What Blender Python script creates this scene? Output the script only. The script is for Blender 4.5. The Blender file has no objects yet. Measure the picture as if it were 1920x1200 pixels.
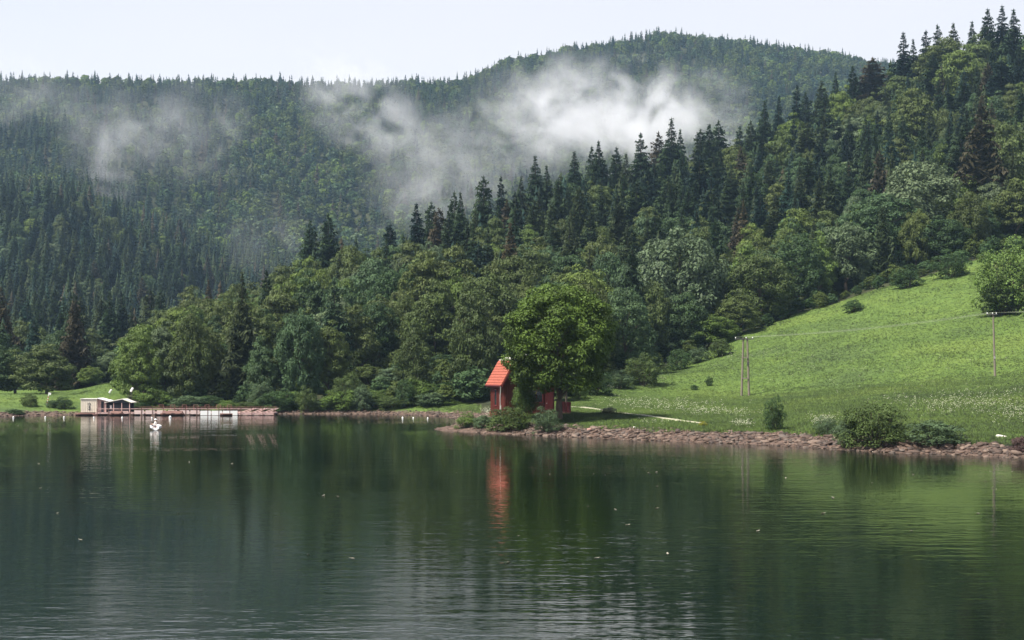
import bpy, math, random
import numpy as np
from mathutils import Vector, Matrix, Quaternion

# ------------------------------------------------------------------ camera, sky, sun, exposure
sc = bpy.context.scene
COL = sc.collection
CAM_H, FPX = 5.5, 2637.0                      # eye height above the water, focal length in photo pixels
U0, V0 = 960.0, 700.0                         # straight-ahead column and horizon row of the photo
cd = bpy.data.cameras.new('camera'); cam = bpy.data.objects.new('camera', cd); COL.objects.link(cam)
cam.location = (0, 0, CAM_H); cam.rotation_euler = (math.radians(90), 0, 0)
cd.sensor_width = 36; cd.lens = 36 * FPX / 1920; cd.shift_y = 100 / 1920
cd.clip_start = 0.1; cd.clip_end = 12000
sc.camera = cam
sc.render.resolution_x, sc.render.resolution_y = 1024, 640
sc.view_settings.view_transform = 'Standard'; sc.view_settings.look = 'None'
sc.view_settings.exposure = 0.94; sc.view_settings.gamma = 1
sc.render.engine = 'CYCLES'
sc.cycles.use_denoising = True
sc.cycles.volume_bounces = 2; sc.cycles.max_bounces = 6; sc.cycles.diffuse_bounces = 2
sc.cycles.transparent_max_bounces = 8
sc.cycles.volume_step_rate = 0.7; sc.cycles.volume_max_steps = 128
SUN_EL, SUN_AZ = math.radians(56), math.radians(-118)      # compass angle from +Y towards +X
w = bpy.data.worlds.new('World'); sc.world = w; w.use_nodes = True
nt = w.node_tree; nt.nodes.clear()
def N(t, typ, **kw):
    n = t.nodes.new(typ)
    for k, v in kw.items():
        if k in n.inputs: n.inputs[k].default_value = v
        else: setattr(n, k, v)
    return n
sky = N(nt, 'ShaderNodeTexSky'); sky.sky_type = 'NISHITA'; sky.sun_disc = False
sky.sun_elevation = SUN_EL; sky.sun_rotation = SUN_AZ; sky.dust_density = 3.0; sky.altitude = 400
tc = N(nt, 'ShaderNodeTexCoord')
cn = N(nt, 'ShaderNodeTexNoise'); cn.inputs['Scale'].default_value = 2.2; cn.inputs['Detail'].default_value = 5
mp = N(nt, 'ShaderNodeMapping'); mp.inputs['Scale'].default_value = (1, 1, 3)
nt.links.new(tc.outputs['Generated'], mp.inputs['Vector']); nt.links.new(mp.outputs[0], cn.inputs['Vector'])
cr = N(nt, 'ShaderNodeValToRGB')
cr.color_ramp.elements[0].position = .3; cr.color_ramp.elements[0].color = (6.8, 6.85, 7.4, 1)
cr.color_ramp.elements[1].position = .7; cr.color_ramp.elements[1].color = (7.3, 7.2, 7.5, 1)
nt.links.new(cn.outputs['Fac'], cr.inputs['Fac'])
mx = N(nt, 'ShaderNodeMix', data_type='RGBA'); mx.inputs[0].default_value = .86       # cloud cover
sz = N(nt, 'ShaderNodeSeparateXYZ'); nt.links.new(tc.outputs['Generated'], sz.inputs[0])
mrz = N(nt, 'ShaderNodeMapRange'); mrz.inputs['From Min'].default_value = .18; mrz.inputs['From Max'].default_value = .75
mrz.inputs['To Min'].default_value = .93; mrz.inputs['To Max'].default_value = .36; nt.links.new(sz.outputs['Z'], mrz.inputs[0])   # cloud thins overhead
nt.links.new(mrz.outputs[0], mx.inputs[0]); nt.links.new(sky.outputs[0], mx.inputs[6]); nt.links.new(cr.outputs[0], mx.inputs[7])
bg = N(nt, 'ShaderNodeBackground'); bg.inputs['Strength'].default_value = .074
nt.links.new(mx.outputs[2], bg.inputs[0])
wo = N(nt, 'ShaderNodeOutputWorld'); nt.links.new(bg.outputs[0], wo.inputs[0])
sd_ = bpy.data.lights.new('sun', 'SUN'); sun = bpy.data.objects.new('sun', sd_); COL.objects.link(sun)
sd_.energy = 5.0; sd_.angle = math.radians(10); sd_.color = (1, .95, .86)
sdir = Vector((math.sin(SUN_AZ) * math.cos(SUN_EL), math.cos(SUN_AZ) * math.cos(SUN_EL), math.sin(SUN_EL)))
sun.rotation_euler = sdir.to_track_quat('Z', 'Y').to_euler(); sun.location = (-60, 20, 120)

R = np.random.default_rng(7)
rnd = random.Random(7)

# ------------------------------------------------------------------ helpers
def at(u, v, Y):
    return Vector(((u - U0) / FPX * Y, Y, CAM_H + (V0 - v) / FPX * Y))
def tag(o, label=None, cat=None, group=None, kind=None):
    if label: o['label'] = label
    if cat: o['category'] = cat
    if group: o['group'] = group
    if kind: o['kind'] = kind
    return o
def np_mesh(name, V, F, mat=None, mats=None, fmat=None, smooth=False, tone=None):
    """V (n,3), F (m,k) all faces of k corners"""
    V = np.asarray(V, np.float32); F = np.asarray(F, np.int32); k = F.shape[1]
    me = bpy.data.meshes.new(name)
    me.vertices.add(len(V)); me.vertices.foreach_set('co', V.ravel())
    me.loops.add(F.size); me.loops.foreach_set('vertex_index', F.ravel())
    me.polygons.add(len(F)); me.polygons.foreach_set('loop_start', np.arange(0, F.size, k, dtype=np.int32))
    if fmat is not None: me.polygons.foreach_set('material_index', np.asarray(fmat, np.int32))
    if smooth: me.polygons.foreach_set('use_smooth', np.ones(len(F), bool))
    if tone is not None:
        a = me.color_attributes.new('tone', 'FLOAT_COLOR', 'POINT')
        a.data.foreach_set('color', np.asarray(tone, np.float32).ravel())
    me.update(calc_edges=True)
    for m in (mats or ([mat] if mat else [])): me.materials.append(m)
    return me
def link(name, me, parent=None):
    o = bpy.data.objects.new(name, me); COL.objects.link(o)
    if parent is not None: o.parent = parent
    return o
def empty(name, loc=(0, 0, 0), rz=0):
    o = bpy.data.objects.new(name, None); COL.objects.link(o)
    o.location = loc; o.rotation_euler = (0, 0, rz); o.empty_display_size = .3
    return o
class MB:
    """collects boxes, tubes, prisms into one mesh"""
    def __init__(s): s.v, s.f, s.sm = [], [], []
    def add(s, vs, fs, smooth=False):
        b = len(s.v); s.v += [tuple(p) for p in vs]
        s.f += [tuple(i + b for i in f) for f in fs]; s.sm += [smooth] * len(fs); return s
    def box(s, c, d, rot=None, bev=0.0):
        cx, cy, cz = c; hx, hy, hz = d[0] / 2, d[1] / 2, d[2] / 2
        P = [Vector((x * hx, y * hy, z * hz)) for z in (-1, 1) for y in (-1, 1) for x in (-1, 1)]
        if rot is not None: P = [rot @ p for p in P]
        return s.add([(p.x + cx, p.y + cy, p.z + cz) for p in P],
                     [(0, 2, 3, 1), (4, 5, 7, 6), (0, 1, 5, 4), (2, 6, 7, 3), (0, 4, 6, 2), (1, 3, 7, 5)])
    def tube(s, pts, rad, n=8, cap=True):
        pts = [Vector(p) for p in pts]; rad = rad if isinstance(rad, (list, tuple)) else [rad] * len(pts)
        vs, fs = [], []
        for i, p in enumerate(pts):
            t = (pts[min(i + 1, len(pts) - 1)] - pts[max(i - 1, 0)]).normalized()
            a = t.cross(Vector((0, 0, 1)))
            if a.length < 1e-3: a = t.cross(Vector((1, 0, 0)))
            a.normalize(); b = t.cross(a)
            for k in range(n):
                th = 2 * math.pi * k / n
                vs.append(p + (a * math.cos(th) + b * math.sin(th)) * rad[i])
        for i in range(len(pts) - 1):
            for k in range(n):
                k2 = (k + 1) % n
                fs.append((i * n + k, i * n + k2, (i + 1) * n + k2, (i + 1) * n + k))
        s.add(vs, fs, True)
        if cap:
            s.add(vs[:n], [tuple(range(n))]); s.add(vs[-n:], [tuple(reversed(range(n)))])
        return s
    def prism(s, poly, axis, lo, hi):
        """poly of 2-D points in the plane across 'axis' (0=x,1=y,2=z), swept lo..hi"""
        def p3(p, t):
            q = list(p); q.insert(axis, t); return tuple(q)
        n = len(poly)
        vs = [p3(p, lo) for p in poly] + [p3(p, hi) for p in poly]
        fs = [tuple(range(n)), tuple(reversed(range(n, 2 * n)))]
        fs += [(i, i + n, (i + 1) % n + n, (i + 1) % n) for i in range(n)]
        return s.add(vs, fs)
    def build(s, name, mat, parent=None, bevel=0):
        me = bpy.data.meshes.new(name); me.from_pydata(s.v, [], s.f); me.update()
        me.polygons.foreach_set('use_smooth', s.sm)
        if mat: me.materials.append(mat)
        o = link(name, me, parent)
        import bmesh
        bm = bmesh.new(); bm.from_mesh(me); bmesh.ops.recalc_face_normals(bm, faces=bm.faces); bm.to_mesh(me); bm.free()
        if bevel:
            m = o.modifiers.new('bevel', 'BEVEL'); m.width = bevel; m.segments = 2; m.limit_method = 'ANGLE'
        return o

# ------------------------------------------------------------------ materials
def mat_new(name):
    m = bpy.data.materials.new(name); m.use_nodes = True
    t = m.node_tree; t.nodes.clear()
    out = N(t, 'ShaderNodeOutputMaterial')
    return m, t, out
def pmat(name, col, rough=.7, var=.25, scale=3.0, bump=0.0, metal=0.0, col2=None, stretch=(1, 1, 1), spec=.4):
    """principled material with a noise that mixes two real colours"""
    m, t, out = mat_new(name)
    b = N(t, 'ShaderNodeBsdfPrincipled'); b.inputs['Roughness'].default_value = rough
    b.inputs['Metallic'].default_value = metal; b.inputs['Specular IOR Level'].default_value = spec
    tc = N(t, 'ShaderNodeTexCoord'); mp = N(t, 'ShaderNodeMapping'); mp.inputs['Scale'].default_value = stretch
    n = N(t, 'ShaderNodeTexNoise'); n.inputs['Scale'].default_value = scale; n.inputs['Detail'].default_value = 6
    t.links.new(tc.outputs['Object'], mp.inputs[0]); t.links.new(mp.outputs[0], n.inputs['Vector'])
    r = N(t, 'ShaderNodeValToRGB')
    c2 = col2 or tuple(c * (1 - var) for c in col)
    r.color_ramp.elements[0].position = .35; r.color_ramp.elements[0].color = (*c2, 1)
    r.color_ramp.elements[1].position = .65; r.color_ramp.elements[1].color = (*col, 1)
    t.links.new(n.outputs['Fac'], r.inputs['Fac']); t.links.new(r.outputs[0], b.inputs['Base Color'])
    if bump:
        bp = N(t, 'ShaderNodeBump'); bp.inputs['Strength'].default_value = bump; bp.inputs['Distance'].default_value = .03
        t.links.new(n.outputs['Fac'], bp.inputs['Height']); t.links.new(bp.outputs[0], b.inputs['Normal'])
    t.links.new(b.outputs[0], out.inputs[0])
    return m
def leaf_mat(name, src, trans=.3, varamp=.35, spec=.2):
    """leaf surface: own tone per tree (object colour or mesh attribute), small clump variation, some light through the leaf"""
    m, t, out = mat_new(name)
    if src == 'object':
        oi = N(t, 'ShaderNodeObjectInfo'); c = oi.outputs['Color']
    else:
        a = N(t, 'ShaderNodeAttribute'); a.attribute_name = 'tone'; c = a.outputs['Color']
    g = N(t, 'ShaderNodeNewGeometry')
    n = N(t, 'ShaderNodeTexNoise'); n.inputs['Scale'].default_value = .55; n.inputs['Detail'].default_value = 4
    t.links.new(g.outputs['Position'], n.inputs['Vector'])
    mr = N(t, 'ShaderNodeMapRange'); mr.inputs['From Min'].default_value = .3; mr.inputs['From Max'].default_value = .7
    mr.inputs['To Min'].default_value = 1 - varamp; mr.inputs['To Max'].default_value = 1 + varamp
    t.links.new(n.outputs['Fac'], mr.inputs[0])
    vm = N(t, 'ShaderNodeVectorMath', operation='SCALE'); t.links.new(c, vm.inputs[0]); t.links.new(mr.outputs[0], vm.inputs['Scale'])
    d = N(t, 'ShaderNodeBsdfPrincipled'); d.inputs['Roughness'].default_value = .55; d.inputs['Specular IOR Level'].default_value = spec
    tr = N(t, 'ShaderNodeBsdfTranslucent'); ms = N(t, 'ShaderNodeMixShader'); ms.inputs[0].default_value = trans
    t.links.new(vm.outputs[0], d.inputs['Base Color']); t.links.new(vm.outputs[0], tr.inputs[0])
    t.links.new(d.outputs[0], ms.inputs[1]); t.links.new(tr.outputs[0], ms.inputs[2]); t.links.new(ms.outputs[0], out.inputs[0])
    return m
M = {}
M['leaf'] = leaf_mat('leaves', 'object', .2, .42, .15); M['needle'] = leaf_mat('needles', 'object', .12, .3, .08)
M['leaf_far'] = leaf_mat('forest_leaves', 'attr', .25, .35, .06)
M['bark'] = pmat('bark', (.10, .075, .055), .9, .5, 6, .6, stretch=(1, 1, .2))
M['rock'] = pmat('red_rock', (.30, .185, .15), .85, .45, 2.5, .5)
M['pale_rock'] = pmat('pale_rock', (.52, .47, .42), .85, .3, 2.5, .4)
M['red_board'] = pmat('red_boards', (.15, .032, .02), .6, .4, 5, .2, stretch=(6, 6, .4))
M['dark_red'] = pmat('dark_red_boards', (.16, .022, .022), .65, .4, 5, .2, stretch=(6, 6, .4))
M['roof_red'] = pmat('orange_tiles', (.36, .085, .046), .6, .35, 4, .15)
M['cream'] = pmat('cream_paint', (.72, .64, .52), .6, .12, 3)
M['cream_sheet'] = pmat('pale_sheet', (.74, .72, .64), .4, .15, 3)
M['white'] = pmat('white_paint', (.8, .8, .78), .45, .08, 4)
M['navy'] = pmat('dark_panel', (.025, .032, .045), .5, .3, 3)
M['glass'] = pmat('dark_glass', (.015, .02, .028), .08, .2, 2, spec=.6)
M['pink_wood'] = pmat('weathered_planks', (.64, .44, .40), .8, .35, 4, .2, stretch=(.6, 6, 6))
M['pale_pink'] = pmat('pale_pink_paint', (.70, .54, .50), .7, .25, 3, .1, stretch=(.6, 6, 6))
M['brown_wood'] = pmat('brown_wood', (.17, .085, .068), .8, .4, 5, .3)
M['grey_wood'] = pmat('grey_pole_wood', (.20, .17, .135), .85, .35, 4, .3, stretch=(5, 5, .3))
M['steel'] = pmat('galvanised_steel', (.42, .40, .39), .45, .25, 8, metal=.6)
M['dark_steel'] = pmat('dark_steel', (.09, .085, .085), .5, .3, 8, metal=.3)
M['wire'] = pmat('bare_wire', (.32, .35, .26), .5, .1, 2)
M['porcelain'] = pmat('insulator', (.8, .8, .78), .2, .05, 2)
M['skin'] = pmat('skin', (.48, .29, .21), .55, .1, 6)
M['cloth'] = pmat('pale_cloth', (.70, .66, .62), .85, .1, 6)
M['trousers'] = pmat('dark_cloth', (.06, .07, .10), .85, .2, 6)
M['redpaint'] = pmat('red_paint', (.45, .04, .03), .5, .15, 5)
M['blade'] = None

# ------------------------------------------------------------------ terrain
# ground profiles: for a photo column, (distance, height) pairs seen beyond the shoreline
def zpy(Y, py): return CAM_H + (V0 - py) * Y / FPX
def pp_(near, far):
    return near + [(Y, zpy(Y, v)) for Y, v in far] + [(far[-1][0] + 280, zpy(*far[-1]) - 25), (2800, zpy(*far[-1]) - 130)]
LF = [(520, 600), (640, 490), (770, 385), (900, 374), (1080, 290), (1350, 155)]
LG = [(560, 625), (690, 535), (820, 462), (940, 452), (1110, 310), (1350, 157)]
PROF = {
 -900: pp_([(150, .9), (215, 2.1), (260, 3), (400, 9)], [(600, 630), (750, 530), (900, 425), (1100, 280), (1350, 146)]),
 0: pp_([(190, 1.0), (215, 2.1), (260, 2.3), (400, 6)], LF),
 130: pp_([(190, .8), (215, 1.9), (260, 2.6), (400, 6)], LF),
 200: pp_([(198, 1.), (228, 3.7), (300, 3.4), (400, 7)], [(540, 612), (660, 515), (790, 425), (920, 414), (1095, 300), (1350, 155)]),
 330: pp_([(197, 1.), (230, 2.6), (320, 8.5), (420, 7)], LG),
 420: pp_([(200, 1.), (240, 3.2), (330, 13), (430, 10)], [(600, 640), (720, 565), (840, 500), (950, 490), (1115, 320), (1360, 158)]),
 620: pp_([(197, 1.), (235, 4.2), (340, 21), (460, 14), (600, 15)], [(740, 590), (860, 535), (970, 505), (1130, 330), (1380, 162)]),
 860: pp_([(185, 1.), (220, 5.5), (330, 24.3), (460, 16), (620, 16)], [(800, 560), (950, 450), (1180, 290), (1420, 150)]),
 1000: pp_([(128, 1.35), (150, 1.9), (180, 2.6), (230, 7.2), (400, 42), (520, 32), (680, 32)], [(850, 540), (1000, 420), (1220, 270), (1450, 111)]),
 1060: pp_([(128, 1.3), (150, 1.7), (175, 2.0), (240, 8.2), (420, 47.7), (540, 38), (700, 38)], [(860, 530), (1010, 410), (1240, 250), (1480, 95)]),
 1250: pp_([(122, 1.1), (185, 2.3), (230, 6.4), (262, 8.6), (450, 57.5), (570, 48), (720, 48)], [(880, 500), (1030, 370), (1250, 220), (1490, 74)]),
 1400: pp_([(115, 1.0), (190, 2.5), (250, 12.6), (290, 17.6), (470, 67.9), (590, 60), (750, 60)], [(900, 470), (1050, 340), (1270, 190), (1510, 82)]),
 1540: pp_([(110, 1.0), (185, 3.5), (260, 17.3), (310, 24.3), (490, 80), (600, 72), (780, 75)], [(930, 430), (1080, 310), (1290, 190), (1520, 105)]),
 1660: pp_([(106, 1.0), (182, 4.3), (265, 21.6), (320, 31), (510, 97.4), (620, 92), (800, 95)], [(960, 400), (1100, 300), (1310, 200), (1530, 132)]),
 1850: pp_([(101, 1.0), (180, 5.1), (270, 26.8), (330, 38), (510, 108), (620, 105), (800, 108)], [(960, 390), (1120, 290), (1320, 220), (1540, 160)]),
 1920: pp_([(99, 1.0), (178, 5.5), (275, 29), (335, 40.5), (500, 111), (620, 110), (800, 112)], [(960, 390), (1120, 290), (1320, 230), (1540, 170)]),
 2300: pp_([(95, 1.0), (170, 6), (270, 32), (330, 44), (480, 114), (620, 114), (800, 116)], [(1000, 340), (1300, 250), (1540, 200)]),
 2900: pp_([(90, 1.0), (165, 7), (270, 36), (330, 48), (480, 118), (620, 118), (800, 120)], [(1000, 340), (1300, 250), (1540, 200)]),
}
PK = np.array(sorted(PROF), float)
YG = np.concatenate([np.linspace(60, 300, 161), np.geomspace(303, 2800, 140)])
COLS = np.array([np.interp(YG, *zip(*PROF[int(k)])) for k in PK])
UG = np.linspace(-900, 2900, 381)
HG = np.array([[0.0]])
# smooth blend across columns (cosine) and light smoothing along both axes
ii = np.clip(np.searchsorted(PK, UG, side='right') - 1, 0, len(PK) - 2)
tt = (UG - PK[ii]) / (PK[ii + 1] - PK[ii]); tt = .5 * tt + .5 * (tt * tt * (3 - 2 * tt))
HG = COLS[ii] * (1 - tt)[:, None] + COLS[ii + 1] * tt[:, None]
def box1(a, n, axis):
    k = np.ones(n) / n
    return np.apply_along_axis(lambda r: np.convolve(np.pad(r, n // 2, mode='edge'), k, mode='valid'), axis, a)
HG = box1(box1(HG, 5, 0), 5, 1)
def vnoise(x, y, seed=0):
    """smooth value noise, -1..1"""
    xi, yi = np.floor(x).astype(int), np.floor(y).astype(int); fx, fy = x - xi, y - yi
    fx = fx * fx * (3 - 2 * fx); fy = fy * fy * (3 - 2 * fy)
    def h(a, b):
        n = (a * 374761393 + b * 668265263 + seed * 974711) & 0x7fffffff
        n = ((n ^ (n >> 13)) * 1274126177) & 0x7fffffff
        return ((n ^ (n >> 16)) & 0xffff) / 32767.5 - 1
    return (h(xi, yi) * (1 - fx) + h(xi + 1, yi) * fx) * (1 - fy) + (h(xi, yi + 1) * (1 - fx) + h(xi + 1, yi + 1) * fx) * fy
# lake outline (photo waterline pixels turned into ground points)
SHORE = [(3400, 900), (2400, 872), (1920, 858), (1860, 857), (1800, 853), (1700, 850), (1600, 845), (1500, 838), (1400, 833), (1300, 829), (1200, 825), (1130, 822), (1060, 819),
         (1000, 816), (950, 814), (900, 812), (860, 809), (825, 807), (808, 805.5), (822, 803), (845, 799), (855, 792), (853, 785), (838, 781.5), (800, 779.5), (760, 778),
         (700, 776.5), (600, 776), (500, 776), (380, 776.5), (240, 777), (150, 778), (60, 779), (0, 781), (-120, 784), (-400, 790), (-1500, 830)]
LAKE = np.array([((u - U0) / FPX * CAM_H * FPX / (v - V0), CAM_H * FPX / (v - V0)) for u, v in SHORE])
LAKE = np.vstack([LAKE, [(-900, 60), (-900, -400), (900, -400), (900, 60)]])
def shore_sd(X, Y):
    """signed distance to the lake outline: positive on land"""
    P = np.stack([np.ravel(X), np.ravel(Y)], 1); d2 = np.full(len(P), 1e12); ins = np.zeros(len(P), bool)
    n = len(LAKE)
    for i in range(n):
        a, b = LAKE[i], LAKE[(i + 1) % n]; e = b - a
        t = np.clip(((P - a) @ e) / (e @ e), 0, 1)
        q = P - (a + t[:, None] * e); d2 = np.minimum(d2, (q * q).sum(1))
        c = (a[1] > P[:, 1]) != (b[1] > P[:, 1])
        with np.errstate(divide='ignore', invalid='ignore'):
            xx = a[0] + (P[:, 1] - a[1]) * (b[0] - a[0]) / (b[1] - a[1])
        ins ^= c & (P[:, 0] < xx)
    d = np.sqrt(d2); return np.where(ins, -d, d).reshape(np.shape(X))
def hill(X, Y):
    X, Y = np.asarray(X, float), np.asarray(Y, float)
    Yc = np.clip(Y, 60, 2799); u = U0 + X / np.maximum(Y, 1) * FPX
    a = np.clip((u - UG[0]) / (UG[1] - UG[0]), 0, len(UG) - 1.001); i = a.astype(int); fa = a - i
    j = np.clip(np.searchsorted(YG, Yc, side='right') - 1, 0, len(YG) - 2); fb = (Yc - YG[j]) / (YG[j + 1] - YG[j])
    z = (HG[i, j] * (1 - fa) + HG[i + 1, j] * fa) * (1 - fb) + (HG[i, j + 1] * (1 - fa) + HG[i + 1, j + 1] * fa) * fb
    am = np.clip((Y - 450) / 900, 0, 1)
    z = z + am * (vnoise(X / 140, Y / 140, 1) * 8 + vnoise(X / 55, Y / 55, 2) * 4)
    z = z + np.clip((Y - 170) / 60, 0, 1) * vnoise(X / 23, Y / 23, 3) * .7
    return z
def ground_z(X, Y):
    sd = shore_sd(X, Y); h = hill(X, Y)
    X, Y = np.asarray(X, float), np.asarray(Y, float)
    b = sd * .2 + np.clip(sd, 0, 4) * .0 + .12 * vnoise(X / .9, Y / .9, 4) * np.clip(sd + .5, 0, 1) * np.clip((7 - sd) / 3, 0, 1)
    k = .35
    land = -k * np.log(np.exp(-np.clip(b, -40, 40) / k) + np.exp(-np.clip(h, -40, 400) / k)) if True else 0
    land = np.where(b > 14, h, land)
    land = land + .07 * vnoise(X / 2.2, Y / 2.2, 5) * np.clip((sd - 4) / 3, 0, 1)
    return np.where(sd < 0, np.maximum(-3, sd * .3), land)
def gz(x, y): return float(ground_z(np.array([x]), np.array([y]))[0])
EDGE_U = [850, 950, 1000, 1060, 1150, 1250, 1400, 1540, 1660, 1850, 1920, 2900]
EDGE_Y = [130, 146, 160, 178, 205, 236, 255, 264, 269, 274, 279, 285]
RIDGE_U = [150, 250, 330, 420, 620, 860, 1000, 1060, 1250, 1400, 1540, 1660, 1850, 1920, 2400]
RIDGE_Y = [300, 310, 320, 330, 340, 330, 400, 420, 450, 470, 490, 510, 510, 500, 480]
def edgeY(u): return np.interp(u, EDGE_U, EDGE_Y)
def ridgeY(u): return np.interp(u, RIDGE_U, RIDGE_Y)
def meadow_mask(X, Y, sd):
    u = U0 + X / np.maximum(Y, 1) * FPX
    m1 = (u > 850) & (Y < edgeY(u) + 1 + 3 * vnoise(X / 7, Y / 7, 22))
    m2 = (u < 235) & (Y < 262)
    m3 = (u >= 235) & (u <= 900) & (sd < 7.5 + 3 * vnoise(X / 9, Y / 9, 21))
    return (m1 | m2 | m3).astype(float)

ug = np.linspace(-900, 2900, 460)
yg = np.concatenate([[4, 25, 50, 68], np.geomspace(76, 330, 260), np.geomspace(334, 2790, 170)])
UU, YY = np.meshgrid(ug, yg, indexing='ij'); XX = (UU - U0) / FPX * YY
ZZ = ground_z(XX, YY); SD = shore_sd(XX, YY)
nu, ny = UU.shape
idx = np.arange(nu * ny).reshape(nu, ny)
F = np.stack([idx[:-1, :-1], idx[1:, :-1], idx[1:, 1:], idx[:-1, 1:]], -1).reshape(-1, 4)
zone = np.zeros((nu * ny, 4), np.float32)
wob = .8 * vnoise(XX / 1.7, YY / 1.7, 8) + .6 * vnoise(XX / 4, YY / 4, 9)
band = np.where(UU > 850, 4.3 + wob, 2.6 + wob)
zone[:, 0] = np.clip((band - SD) / 1.0 + .5, 0, 1).ravel()                 # bare stony shore
zone[:, 1] = meadow_mask(XX, YY, SD).ravel()                               # meadow
zone[:, 3] = 1
def meadow_colour(t, pos):
    """three real grass tones in soft patches; returns colour socket"""
    def noise(s, d, off):
        mp = N(t, 'ShaderNodeMapping'); mp.inputs['Location'].default_value = off; t.links.new(pos, mp.inputs[0])
        n = N(t, 'ShaderNodeTexNoise'); n.inputs['Scale'].default_value = s; n.inputs['Detail'].default_value = d
        t.links.new(mp.outputs[0], n.inputs['Vector']); return n.outputs['Fac']
    r = N(t, 'ShaderNodeValToRGB'); e = r.color_ramp.elements
    e[0].position = .3; e[0].color = (.064, .100, .028, 1); e[1].position = .68; e[1].color = (.104, .152, .033, 1)
    x = e.new(.5); x.color = (.084, .133, .029, 1)
    t.links.new(noise(.075, 6, (3, 8, 0)), r.inputs['Fac'])
    r2 = N(t, 'ShaderNodeValToRGB'); e = r2.color_ramp.elements
    e[0].position = .36; e[0].color = (.84, .86, .84, 1); e[1].position = .64; e[1].color = (1.1, 1.08, 1.05, 1)
    t.links.new(noise(.9, 5, (0, 0, 5)), r2.inputs['Fac'])
    m = N(t, 'ShaderNodeMix', data_type='RGBA', blend_type='MULTIPLY'); m.inputs[0].default_value = 1
    t.links.new(r.outputs[0], m.inputs[6]); t.links.new(r2.outputs[0], m.inputs[7])
    return m.outputs[2]
m, t, out = mat_new('ground_soil_and_grass')
g = N(t, 'ShaderNodeNewGeometry'); at_ = N(t, 'ShaderNodeAttribute'); at_.attribute_name = 'tone'
sp = N(t, 'ShaderNodeSeparateColor'); t.links.new(at_.outputs['Color'], sp.inputs[0])
mc = meadow_colour(t, g.outputs['Position'])
nf = N(t, 'ShaderNodeTexNoise'); nf.inputs['Scale'].default_value = .5; nf.inputs['Detail'].default_value = 6
t.links.new(g.outputs['Position'], nf.inputs['Vector'])
rf = N(t, 'ShaderNodeValToRGB'); e = rf.color_ramp.elements
e[0].position = .35; e[0].color = (.022, .026, .014, 1); e[1].position = .7; e[1].color = (.05, .055, .022, 1)
t.links.new(nf.outputs['Fac'], rf.inputs['Fac'])
ns = N(t, 'ShaderNodeTexNoise'); ns.inputs['Scale'].default_value = 2.2; ns.inputs['Detail'].default_value = 8
t.links.new(g.outputs['Position'], ns.inputs['Vector'])
rs = N(t, 'ShaderNodeValToRGB'); e = rs.color_ramp.elements
e[0].position = .35; e[0].color = (.05, .034, .026, 1); e[1].position = .66; e[1].color = (.14, .095, .075, 1)
t.links.new(ns.outputs['Fac'], rs.inputs['Fac'])
m1 = N(t, 'ShaderNodeMix', data_type='RGBA'); t.links.new(sp.outputs[1], m1.inputs[0]); t.links.new(rf.outputs[0], m1.inputs[6]); t.links.new(mc, m1.inputs[7])
m2 = N(t, 'ShaderNodeMix', data_type='RGBA'); t.links.new(sp.outputs[0], m2.inputs[0]); t.links.new(m1.outputs[2], m2.inputs[6]); t.links.new(rs.outputs[0], m2.inputs[7])
b = N(t, 'ShaderNodeBsdfPrincipled'); b.inputs['Roughness'].default_value = .9; b.inputs['Specular IOR Level'].default_value = .15
bp = N(t, 'ShaderNodeBump'); bp.inputs['Strength'].default_value = .8; bp.inputs['Distance'].default_value = .25
t.links.new(ns.outputs['Fac'], bp.inputs['Height']); t.links.new(bp.outputs[0], b.inputs['Normal'])
t.links.new(m2.outputs[2], b.inputs['Base Color']); t.links.new(b.outputs[0], out.inputs[0])
ground = link('ground', np_mesh('ground', np.stack([XX, YY, ZZ], -1).reshape(-1, 3), F, m, smooth=True, tone=zone))
tag(ground, 'hilly ground of meadow, forest floor and stony lake shore', 'ground', kind='structure')

# terrain horizon for visibility tests: smallest photo row reached so far along each column
PV = V0 - (ZZ - CAM_H) / YY * FPX
HORZ = np.minimum.accumulate(PV, axis=1)
def horizon_before(u, Y):
    a = np.clip(((u - ug[0]) / (ug[1] - ug[0])).astype(int), 0, nu - 1)
    j = np.clip(np.searchsorted(yg, Y - 4) - 1, 0, ny - 1)
    return HORZ[a, j]

# ------------------------------------------------------------------ water
m, t, out = mat_new('lake_water')
g = N(t, 'ShaderNodeNewGeometry')
def wave(scale, stretch, detail, off, rot=0.0):
    mp = N(t, 'ShaderNodeMapping'); mp.inputs['Scale'].default_value = stretch; mp.inputs['Location'].default_value = off
    mp.inputs['Rotation'].default_value = (0, 0, rot)
    t.links.new(g.outputs['Position'], mp.inputs[0])
    n = N(t, 'ShaderNodeTexNoise'); n.inputs['Scale'].default_value = scale; n.inputs['Detail'].default_value = detail
    t.links.new(mp.outputs[0], n.inputs['Vector']); return n.outputs['Fac']
def mth(op, a, b=None):
    n = N(t, 'ShaderNodeMath', operation=op)
    for k, v in enumerate((a, b)):
        if v is None: continue
        if isinstance(v, (int, float)): n.inputs[k].default_value = v
        else: t.links.new(v, n.inputs[k])
    return n.outputs[0]
wA = wave(1.0, (.55, 1.6, 1), 2, (0, 0, 0), .05)            # ripples about half a metre long
wB = wave(1.0, (.16, .5, 1), 1, (7, 3, 0), -.08)            # longer undulation
wC = wave(1.0, (1.6, 4.2, 1), 2, (2, 9, 0), .12)            # fine chop
pt = wave(.03, (1, 2.0, 1), 3, (4, 1, 0))                   # calmer and rougher patches
pr = N(t, 'ShaderNodeMapRange'); pr.inputs['From Min'].default_value = .38; pr.inputs['From Max'].default_value = .62
pr.inputs['To Min'].default_value = .45; pr.inputs['To Max'].default_value = 1.15; t.links.new(pt, pr.inputs[0])
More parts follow.
